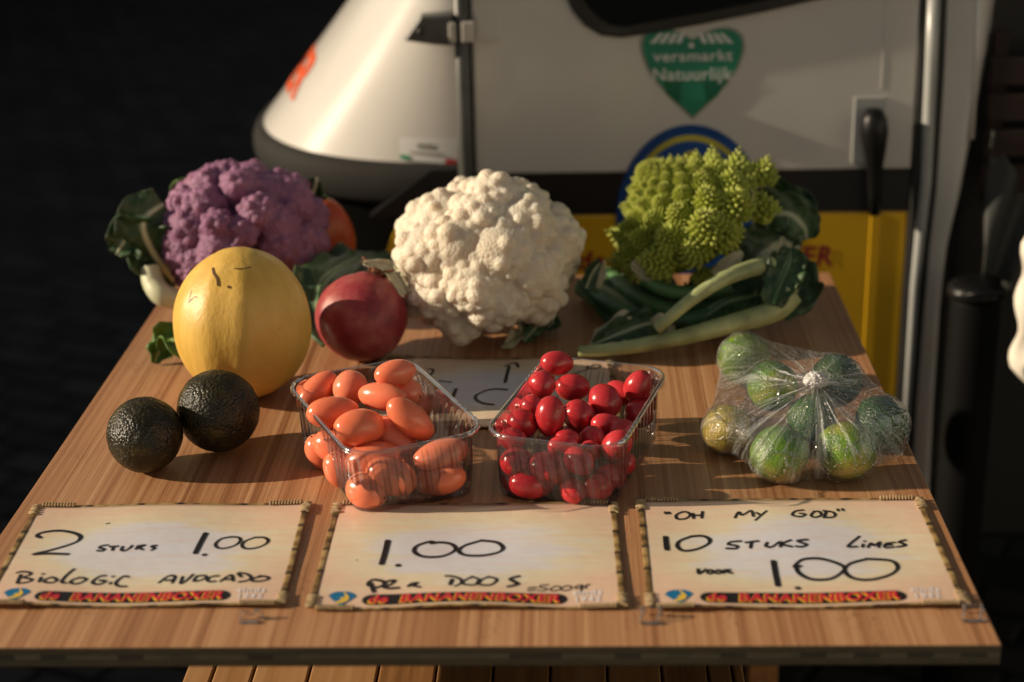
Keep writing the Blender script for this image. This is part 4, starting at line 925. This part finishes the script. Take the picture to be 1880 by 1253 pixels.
for i, (t_, l_) in enumerate(zip(OR, LO)): tomato(i, t_, 'tom_o', l_, 'orange tomatoes in the left punnet', (-25, 15, -10, 20)[i % 4])
for i, (t_, l_) in enumerate(zip(RD, LR)): tomato(i+40, t_, 'tom_r', l_, 'red tomatoes in the right punnet', (-20, 12, -30, 18)[i % 4])

# ------------------------------------------------------------------ limes and their bag
LM = [(1366, 659, 48, .030, 'lime', 'lime with a yellow patch at the upper left of the bag'), (1418, 709, 47, .056, 'lime', 'green lime left of the knot, on top of the others'), (1535, 699, 49, .046, 'lime_d', 'dark green lime behind the knot'),
      (1334, 788, 45, .025, 'lime_y', 'yellow lime at the lower left of the bag'), (1431, 833, 53, .0285, 'lime', 'green lime at the front of the bag, left of two'), (1554, 828, 54, .0285, 'lime', 'green lime with brown flecks at the front of the bag, right of two'),
      (1619, 776, 50, .028, 'lime_d', 'dark lime at the far right of the bag'), (1490, 770, 46, .030, 'lime_d', 'shaded lime hidden in the middle of the bag under the knot')]
limes = []
up_ = Vector(RW@np.array([0, 0, 1.]))
for i, (px, py, r, z, mt_, lab) in enumerate(LM):
    c = T(px, py, z); D = (c-Vector(CAM)).dot(up_); R_ = r*D/FPX*.985; vv, ff = icos(4); ax = camdir(37*i+20, 30); P = []
    for q in vv:
        d = Vector(q); a = d.dot(ax); k = 1+.05*abs(a)**6+.05*max(0, a-.9)/.1+.012*noise.noise(d*2+Vector((i, 0, 0))); P.append((c.x+q[0]*R_*k, c.y+q[1]*R_*k, max(TZ+.0012, c.z+q[2]*R_*k)))
    o = mesh('lime', P, ff, M[mt_], origin=c); tag(o, lab, 'lime', 'limes in the tied clear bag'); limes.append((c, R_))
kn = T(1498, 699, .084)
bagc = Vector((.235, 1.555, TZ+.034))
pts = []
for c, R_ in limes:
    for q in fib(160): p = c+Vector(q)*(R_+.0022); p.z = max(p.z, TZ+.0008); pts.append(p)
for q in fib(30): pts.append(kn+Vector(q)*.004)
for (px, py, z) in ((1674, 842, .001), (1288, 816, .003), (1500, 893, .001), (1664, 792, .012), (1545, 892, .001), (1440, 884, .001), (1340, 842, .001), (1326, 645, .045)): pts.append(T(px, py, z))
bm = bmesh.new()
for p in pts: bm.verts.new(p)
bmesh.ops.convex_hull(bm, input=list(bm.verts)); bmesh.ops.delete(bm, geom=[x for x in bm.verts if not x.link_faces], context='VERTS')
hull = BVHTree.FromBMesh(bm); bm.free()
axk = (kn-bagc).normalized(); b1 = axk.cross(Vector((0, 1, 0))).normalized(); b2 = axk.cross(b1)
NT, NP = 110, 300; vs = []; uvs = []; fs = []
for i in range(NT+1):
    th = .035+(math.pi-.05)*(i/NT)**1.0
    for k in range(NP):
        ph = 2*math.pi*k/NP; d = (axk*math.cos(th)+(b1*math.cos(ph)+b2*math.sin(ph))*math.sin(th)).normalized()
        h = hull.ray_cast(bagc, d); rh = (h[0]-bagc).length if h[0] else .03
        ru = 0
        for c, R_ in limes:
            q = c-bagc; b = d.dot(q); di = b*b-(q.length_squared-(R_+.0016)**2)
            if di > 0: ru = max(ru, b+math.sqrt(di))
        w_ = math.sin(min(th*1.3, math.pi/2))
        tgt = max(ru, rh*(.84 if th > .6 else .80)); r = min(rh, max(ru, rh*.55+tgt*.45))
        pl = noise.noise(Vector((math.cos(ph)*5.5, math.sin(ph)*5.5, th*.9)))*.6+noise.noise(Vector((math.cos(ph)*13, math.sin(ph)*13, th*1.1+4)))*.4
        amp = .10*math.exp(-((th-.35)/.5)**2)+.018
        r2 = r*(1+amp*pl)
        r = max(r2, ru) if ru > 0 else r2
        p = bagc+d*r; p.z = max(p.z, TZ+.0006); vs.append(p); uvs.append((k/NP, th/math.pi))
for i in range(NT):
    for k in range(NP): fs.append((i*NP+k, i*NP+(k+1) % NP, (i+1)*NP+(k+1) % NP, (i+1)*NP+k))
bt = thing('plastic_bag', 'knotted clear plastic bag wrapped tightly round the limes', 'bag', (bagc.x, bagc.y, TZ))
mesh('bag_film', vs, fs, M['film'], bt, uv=uvs)
vv, ff = icos(5); P = []
for q in vv:
    d = Vector(q); k = 1+.22*noise.noise(d*2.4+Vector((3, 0, 0)))+.12*noise.noise(d*6); P.append(kn+Vector((q[0]*.0112*k, q[1]*.0095*k, q[2]*.0085*k)))
mesh('knot', P, ff, M['knot'], bt)

# ------------------------------------------------------------------ three-wheeled van
YV = 2.30
van = thing('delivery_van', 'small three wheeled delivery van, white above black and yellow, parked behind the table', 'van', (.1, YV+.5, 0))
def vx(px, py): return V(px, py, YV)
def plate(name, mat, pxs, y0, depth, parent, smooth=False, bevel=0):
    "an outline given by photo pixels on the upright door plane, with real thickness"
    P = [vx(*p) for p in pxs]; return solid(name, mat, [(p.x, p.z) for p in P], y0, depth, parent, bevel)
def solid(name, mat, xz, y0, depth, parent, bevel=0):
    bm = bmesh.new(); vs_ = [bm.verts.new((x, y0, z)) for x, z in xz]; fc = bm.faces.new(vs_)
    r = bmesh.ops.extrude_face_region(bm, geom=[fc]); 
    for q in r['geom']:
        if isinstance(q, bmesh.types.BMVert): q.co.y += depth
    bmesh.ops.recalc_face_normals(bm, faces=bm.faces)
    if bevel:
        ed = [e for e in bm.edges if all(abs(v_.co.y-y0) < 1e-6 for v_ in e.verts)]; bmesh.ops.bevel(bm, geom=ed, offset=bevel, segments=3, profile=.5, affect='EDGES')
    m_ = MB().bm(bm); return m_.build(name, M[mat], parent, smooth=False)
zS0, zS1 = vx(1270, 313).z, vx(1270, 388).z     # black stripe
xD0, xD1 = vx(872, 250).x, vx(1683, 100).x
zTop = zS0+.62; zBot = .22
xH = vx(855, 250).x
# cab nose: plan curve lofted with a raked front
NB = .36
def cowl(phi, z, off=0):
    h = z-TZ; a = .335-.80*(h-.105); a = max(.03, a)
    c, s_ = math.cos(phi), math.sin(phi); e = 2/2.25
    x = xH-(abs(s_)**e)*(a+off); y = YV+.004+NB-(abs(c)**e)*(NB+off)*(1 if c >= 0 else -1)
    return Vector((x, y, z))
zC0 = vx(840, 304).z
nz, np_ = 30, 64; vs = []; fs = []
for j in range(nz+1):
    z = zC0+(.50)*(j/nz)
    for i in range(np_+1): vs.append(cowl(math.pi*i/np_, z))
for j in range(nz):
    for i in range(np_): a = j*(np_+1)+i; fs.append((a, a+1, a+np_+2, a+np_+1))
mesh('cab_nose', vs, fs, M['paint_w'], van)
vs = []; fs = []; prof = [(.003, -.004), (.001, .006), (-.006, .012), (-.018, .016), (-.034, .016), (-.050, .012), (-.060, .004), (-.064, -.02)]
for (dz, of) in prof:
    for i in range(np_+1):
        p = cowl(math.pi*i/np_, zC0, of); p.z = zC0+dz; vs.append(p)
for j in range(len(prof)-1):
    for i in range(np_): a = j*(np_+1)+i; fs.append((a, a+1, a+np_+2, a+np_+1))
mesh('bumper', vs, fs, M['bumper'], van)
vs = []; fs = []
for (z, of) in ((zC0-.02, -.012), (zC0-.3, -.03), (.25, -.05)):
    for i in range(np_+1): p = cowl(math.pi*i/np_, zC0, of); p.z = z; vs.append(p)
for j in range(2):
    for i in range(np_): a = j*(np_+1)+i; fs.append((a, a+1, a+np_+2, a+np_+1))
mesh('front_apron', vs, fs, M['apron'], van)
# black strip behind hinge line, side bands left of the door
solid('side_band', 'paint_k', [(xH-.14, zS1), (xH+.012, zS1), (xH+.012, zC0-.004), (xH-.05, zC0-.004)], YV-.012, .03, van)
arch = [vx(p[0], p[1]) for p in ((868, 389), (752, 389), (735, 408), (718, 440), (704, 480), (694, 520), (690, 600), (868, 640))]
solid('lower_side', 'paint_y', [(p.x, p.z) for p in arch[::-1]], YV-.010, .03, van)
# door
dr = mesh('door', *(lambda m_: (m_.v, m_.f))(MB().bbox((xD0, YV-.012, zS0+.0005), (xD1, YV+.03, zTop), .004)), M['paint_w'], van, smooth=False)
solid('stripe', 'paint_k', [(xD0, zS1+.0005), (xD1, zS1+.0005), (xD1, zS0), (xD0, zS0)], YV-.0125, .04, dr)
lowp = MB().bbox((xD0, YV-.012, zBot), (xD1, YV+.03, zS1), .004).build('lower_panel', M['paint_y'], dr, smooth=False)
xb = vx(1600, 440).x; MB().bbox((xb-.006, YV-.0132, zBot+.05), (xb+.010, YV-.010, zS1-.002), .002).build('pressed_rib', M['paint_y'], dr, smooth=False)
# window
win = [(1034, -30), (1040, -8), (1052, 18), (1074, 44), (1104, 62), (1140, 66), (1200, 57), (1300, 39), (1400, 19), (1500, -4), (1600, -30), (1640, -80), (1650, -400), (1000, -400), (1015, -100)]
wi = [(1062, -30), (1068, -10), (1080, 8), (1098, 28), (1122, 42), (1148, 44), (1200, 35), (1300, 17), (1400, -3), (1500, -27), (1590, -55), (1618, -100), (1626, -385), (1030, -385), (1044, -100)]
wf = plate('window_seal', 'rubber', win[::-1], YV-.019, .008, dr, bevel=.004)
plate('window_pane', 'glass', wi[::-1], YV-.0205, .004, wf)
# hinge tube and bracket
MB().tube([(xH, YV-.017, .3), (xH, YV-.017, zTop)], .0105, 16).build('hinge_post', M['bracket'], van)
plate('hinge_bracket', 'bracket', [(744, 68), (775, 24), (834, 20), (834, 78), (800, 76)][::-1], YV-.030, .030, van, bevel=.004)
bc = vx(775, 50); MB().tube([(bc.x, YV-.031, bc.z), (bc.x, YV-.036, bc.z)], .005, 12).build('bolt', M['rubber'], van)
hb = vx(855, 52); MB().bbox((hb.x-.004, YV-.034, hb.z-.014), (hb.x+.014, YV-.020, hb.z+.014), .002).build('hinge_knuckle', M['grey_s'], van, smooth=False)
hb = vx(834, 52); MB().bbox((hb.x-.006, YV-.033, hb.z-.015), (hb.x+.004, YV-.022, hb.z+.013), .002).build('hinge_knuckle', M['grey_s'], van, smooth=False)
h2 = vx(890, 50); MB().bbox((h2.x-.012, YV-.0145, h2.z-.016), (h2.x+.022, YV-.0115, h2.z+.018), .0012).build('hinge_strap', M['paint_w'], dr, smooth=False)
# handle
hp = [vx(*p) for p in ((1566, 175), (1624, 175), (1624, 296), (1566, 296))]
MB().bbox((hp[0].x, YV-.0145, hp[2].z), (hp[1].x, YV-.0115, hp[0].z), .0015).build('handle_plate', M['handle_plate'], dr, smooth=False)
hd = MB(); hpts = [vx(1599, 193), vx(1599, 210), vx(1599, 235), vx(1600, 265), vx(1600, 300), vx(1600, 350), vx(1600, 385)]
hd.tube([(p.x, YV-.026, p.z) for p in hpts], [.010, .0175, .0195, .016, .0115, .0095, .008], 16); hd.build('door_handle', M['bin'], dr)
# press line above the handle
cl = vx(1620, 80); MB().bbox((cl.x-.0015, YV-.0125, vx(1620, 160).z), (cl.x+.0015, YV-.0115, zTop-.02), .0008).build('pressed_rib', M['paint_w'], dr, smooth=False)
# stickers on the door: heart
HT = [(0, 166), (.34, 136), (.66, 103), (.88, 72), (.98, 46), (1, 30), (.95, 14), (.83, 4), (.66, 0), (.45, 2), (.25, 9), (.10, 17), (0, 22)]
HT = [(a, b) for a, b in HT]+[(-a, b) for a, b in HT[-2:0:-1]]
def heart(px0, px1, py0, py1): return [((px0+px1)/2+(px1-px0)/2*a, py0+(py1-py0)*b/166) for a, b in HT][::-1]
hs_ = plate('heart_sticker', 'st_grey', heart(1174, 1367, 46, 216), YV-.0132, .001, dr)
plate('heart_field', 'heart', heart(1179, 1362, 50, 211), YV-.0138, .001, hs_)
plate('heart_shade', 'heart_d', [(1216, 142), (1252, 146), (1246, 188), (1222, 168)], YV-.0142, .0007, hs_)
plate('heart_shade', 'heart_d', [(1288, 146), (1335, 140), (1316, 172), (1296, 186)], YV-.0142, .0007, hs_)
for (xa, xb_) in ((1214, 1197), (1227, 1213), (1240, 1229), (1252, 1244), (1268, 1268), (1285, 1293), (1298, 1308), (1310, 1324), (1322, 1340)):
    plate('awning_stripe', 'st_w', [(xa-4, 58 if abs(xa-1268) > 12 else 76), (xa+4, 58 if abs(xa-1268) > 12 else 76), (xb_+5, 76 if abs(xa-1268) > 12 else 84), (xb_-5, 76 if abs(xa-1268) > 12 else 84)], YV-.0142, .0007, hs_)
def van_text(body, px0, px1, py0, py1, mat, y, parent, bold=.02, space=1.05, shear=0, name='lettering'):
    tv, tf, asp = text_mesh(body, bold, space, shear); A = vx(px0, py1); B = vx(px1, py0)
    return mesh(name, [(A.x+(B.x-A.x)*a, y, A.z+(B.z-A.z)*b) for a, b in tv], tf, M[mat], parent, smooth=False)
van_text('versmarkt', 1198, 1344, 88, 110, 'st_w', YV-.0146, hs_, .012); van_text('Natuurlijk', 1198, 1344, 120, 152, 'st_w', YV-.0146, hs_, .012)
def oval(cx_, cy_, rx, ry, n=72): return [(cx_+rx*math.sin(2*math.pi*k/n), cy_-ry*math.cos(2*math.pi*k/n)) for k in range(n)]
ov = plate('oval_sticker', 'blue', oval(1268, 400, 137, 175), YV-.0145, .0012, dr)
plate('oval_ring', 'ring', oval(1268, 400, 121, 156), YV-.0150, .0010, ov); plate('oval_field', 'blue', oval(1268, 400, 112, 146), YV-.0155, .0010, ov)
plate('banana_print', 'ring', [(1256, 276), (1270, 272), (1279, 276), (1276, 288), (1264, 296), (1258, 308), (1248, 340), (1228, 370), (1216, 366), (1234, 330), (1246, 308), (1252, 292)], YV-.0160, .0009, ov)
for k in range(7):
    a = .32+.09*k; cx_, cy_ = 1268+100*math.sin(a), 400-131*math.cos(a)
    plate('oval_small_print', 'ring', oval(cx_, cy_, 3, 4, 8), YV-.0160, .0009, ov)
van_text('de', 1062, 1110, 456, 492, 'redtxt', YV-.0128, lowp, .03, 1.05, .15); van_text('BANANENBOXER', 1128, 1528, 446, 488, 'redtxt', YV-.0128, lowp, .03, 1.08, .12)
# white sticker and red letters on the nose
def on_cowl(name, mat, quad, parent, off=.0015, n=10):
    "quad in (phi,z) on the nose skin"
    (p0, z0), (p1, z1), (p2, z2), (p3, z3) = quad; vs_ = []; fs_ = []
    for j in range(n+1):
        for i in range(n+1):
            u, v_ = i/n, j/n; ph = (p0*(1-u)+p1*u)*(1-v_)+(p3*(1-u)+p2*u)*v_; z = (z0*(1-u)+z1*u)*(1-v_)+(z3*(1-u)+z2*u)*v_; vs_.append(cowl(ph, z, off))
    for j in range(n):
        for i in range(n): a = j*(n+1)+i; fs_.append((a, a+1, a+n+2, a+n+1))
    return mesh(name, vs_, fs_, M[mat], parent)
def phi_at(px, py):
    "skin coordinates of the nose under a photo pixel"
    best = None; o_ = Vector(CAM); d = Vector(ray(px, py)).normalized()
    for i in range(0, 180):
        ph = math.pi*i/360
        for j in range(60):
            z = zC0+.45*j/60; p = cowl(ph, z)-o_; e = (p-d*p.dot(d)).length+p.length*.02
            if best is None or e < best[0]: best = (e, ph, z)
    return best[1], best[2]
sq = [phi_at(*p) for p in ((733, 290), (840, 299), (838, 258), (733, 252))]
sk = on_cowl('white_sticker', 'st_w', sq, van)
def sub(q, u0, u1, v0, v1):
    f_ = lambda u, v_: tuple((q[0][k]*(1-u)+q[1][k]*u)*(1-v_)+(q[3][k]*(1-u)+q[2][k]*u)*v_ for k in (0, 1)); return [f_(u0, v0), f_(u1, v0), f_(u1, v1), f_(u0, v1)]
on_cowl('sticker_flag', 'st_g', sub(sq, .02, .2, .02, .22), sk, .0025); on_cowl('sticker_flag', 'st_r', sub(sq, .82, .99, .02, .22), sk, .0025)
on_cowl('sticker_print', 'st_grey', sub(sq, .34, .62, .58, .80), sk, .0025); on_cowl('sticker_print', 'st_grey', sub(sq, .2, .8, .34, .42), sk, .0025)
tv, tf, asp = text_mesh('BOXER', .03, 1.05)
(pa, za) = phi_at(561, 152); 
vs_ = [cowl(pa+(1.0-a)*.95, za-.028+.062*b, .002) for a, b in tv]
mesh('nose_lettering', vs_, tf, M['orangetxt'], van)
# door frame at the right: seals, bright strip, pillar
def vstrip(name, mat, top, bot, y0, dep, par=van, bev=.003):
    "an upright strip running between a top pixel pair and a bottom pixel pair"
    return plate(name, mat, [(bot[0], bot[2]), (bot[1], bot[2]), (top[1], top[2]), (top[0], top[2])][::1], y0, dep, par, bevel=bev)
def poly_strip(name, mat, rows, y0, dep, par=van, bev=.004):
    L = [(a, y) for a, b, y in rows]; R_ = [(b, y) for a, b, y in rows]; return plate(name, mat, L[::-1]+R_ if False else [*L, *R_[::-1]], y0, dep, par, bevel=bev)
poly_strip('door_seal', 'rubber', [(1686, 1699, -60), (1681, 1694, 120), (1670, 1684, 330), (1656, 1668, 520), (1634, 1646, 900)], YV-.014, .03)
MB().tube([(p.x, YV-.016, p.z) for p in [vx(*q) for q in ((1712, -60), (1705, 120), (1695, 330), (1675, 520), (1651, 900))]], [.0088, .0086, .0082, .006, .0045], 14).build('door_strip', M['handle_plate'], van)
poly_strip('door_seal', 'rubber', [(1722, 1738, -60), (1716, 1731, 120), (1706, 1718, 330), (1682, 1694, 520), (1656, 1668, 900)], YV-.014, .03)
rows = [(1738, 1852, -60), (1731, 1826, 120), (1722, 1796, 260), (1716, 1776, 350), (1704, 1748, 450), (1694, 1734, 560), (1680, 1722, 740), (1668, 1712, 960)]
vs = []; fs = []; NR = len(rows); NS = 14
for (a, b, y) in rows:
    A, B = vx(a, y), vx(b, y); wd = B.x-A.x
    for k in range(NS+1):
        t = k/NS; vs.append((A.x+wd*t, YV-.012-.007*math.sin(min(1, t*1.25)*math.pi*.62)+.16*max(0, t-.55)**2*2, A.z))
    vs.append((B.x+.02, YV+.35, A.z))
W_ = NS+2
for j in range(NR-1):
    for k in range(W_-1): a = j*W_+k; fs.append((a, a+W_, a+W_+1, a+1))
mesh('cab_pillar', vs, fs, M['paint_w'], van)
p = [vx(1776, -60), vx(1770, 100), vx(1762, 250)]; MB().tube([(q.x+.012, YV-.016, q.z) for q in p], .0045, 10).build('pillar_bead', M['paint_w'], van)
# body behind the skin so no light leaks through
MB().bbox((xH+.02, YV+.06, .25), (xD1+.06, YV+.9, zTop), .02).build('cab_body', M['rubber'], van, smooth=False)
MB().bbox((xD1+.08, YV+.10, .3), (xD1+1.2, YV+1.0, zTop+.1), .02).build('cargo_box', M['tarp'], van, smooth=False)

# ------------------------------------------------------------------ right-hand odds and ends
bp = V(1790, 560, 2.20); bn = thing('black_canister', 'shiny black lidded canister standing right of the van pillar', 'canister', (bp.x, bp.y, 0))
pts_ = [(0, .2), (.001, .036), (bp.z-.03, .036), (bp.z-.02, .034)]
MB().tube([(bp.x, bp.y, z) for z in (.0, .02, bp.z+.005, bp.z+.012)], [.030, .034, .034, .032], 28).build('canister_body', M['bin_b'], bn)
MB().tube([(bp.x, bp.y, bp.z+z) for z in (.0125, .016, .024, .032, .036)], [.037, .039, .039, .033, .012], 28).build('lid', M['bin'], bn)
MB().tube(catmull([(bp.x-.03, bp.y-.02, bp.z+.02), (bp.x-.012, bp.y-.042, bp.z+.03), (bp.x+.015, bp.y-.042, bp.z+.03), (bp.x+.032, bp.y-.02, bp.z+.02)], 6), .003, 8).build('handle', M['bin'], bn)
# sunlit white sheet at the right frame edge
shp = V(1885, 560, 2.12); vs = []; fs = []; n1, n2 = 16, 26
zt, zb = V(1880, 372, 2.12).z, V(1880, 742, 2.12).z
for j in range(n2+1):
    t = j/n2; z = zt+(zb-zt)*t
    for i in range(n1+1):
        u = i/n1; e = .007*(.5+.5*math.sin(t*23))*(1-u)+.05*max(0, t-.82)/.18*(1-u)+.03*max(0, .2-t)/.2*(1-u)
        vs.append((shp.x-.016+e+u*.16, 2.12+u*-.10+.006*math.sin(t*19+u*7), z))
for j in range(n2):
    for i in range(n1): a = j*(n1+1)+i; fs.append((a, a+1, a+n1+2, a+n1+1))
o = mesh('white_sheet', vs, fs, M['sheet'], origin=(shp.x, 2.12, zb)); tag(o, 'sunlit white plastic sheet hanging at the right edge of the view', 'sheet'); md = o.modifiers.new('t', 'SOLIDIFY'); md.thickness = .002
# grey folded tarpaulin slanting behind it
vs = []; fs = []; n1, n2 = 14, 20
A, B, C_, D2 = V(1822, 240, 2.27), V(1900, 380, 2.27), V(1888, 560, 2.27), V(1800, 500, 2.27)
for j in range(n2+1):
    for i in range(n1+1):
        u, v_ = i/n1, j/n2; p = (A*(1-u)+B*u)*(1-v_)+(D2*(1-u)+C_*u)*v_; p.y += .012*math.sin(u*9+v_*5)+.03*u; vs.append(p)
for j in range(n2):
    for i in range(n1): a = j*(n1+1)+i; fs.append((a, a+1, a+n1+2, a+n1+1))
o = mesh('tarpaulin', vs, fs, M['grey_sheet'], origin=(A.x, 2.27, C_.z)); tag(o, 'dull grey tarpaulin slanting down beside the van pillar', 'tarpaulin'); md = o.modifiers.new('t', 'SOLIDIFY'); md.thickness = .003
# far dark crates behind at the upper right
fc = V(1860, 230, 2.26); st_ = thing('market_crate', 'dark red brown slatted crate in the shade at the upper right edge', 'crate', (fc.x+.06, 2.38, fc.z-.12))
for k in range(4):
    MB().bbox((fc.x-.03, 2.28, fc.z-.10+k*.05), (fc.x+.30, 2.295, fc.z-.062+k*.05), .002).build('slat', M['crate2'], st_, smooth=False)
for dx in (-.025, .28): MB().bbox((fc.x+dx, 2.296, fc.z-.12), (fc.x+dx+.02, 2.316, fc.z+.12), .002).build('corner_post', M['crate2'], st_, smooth=False)
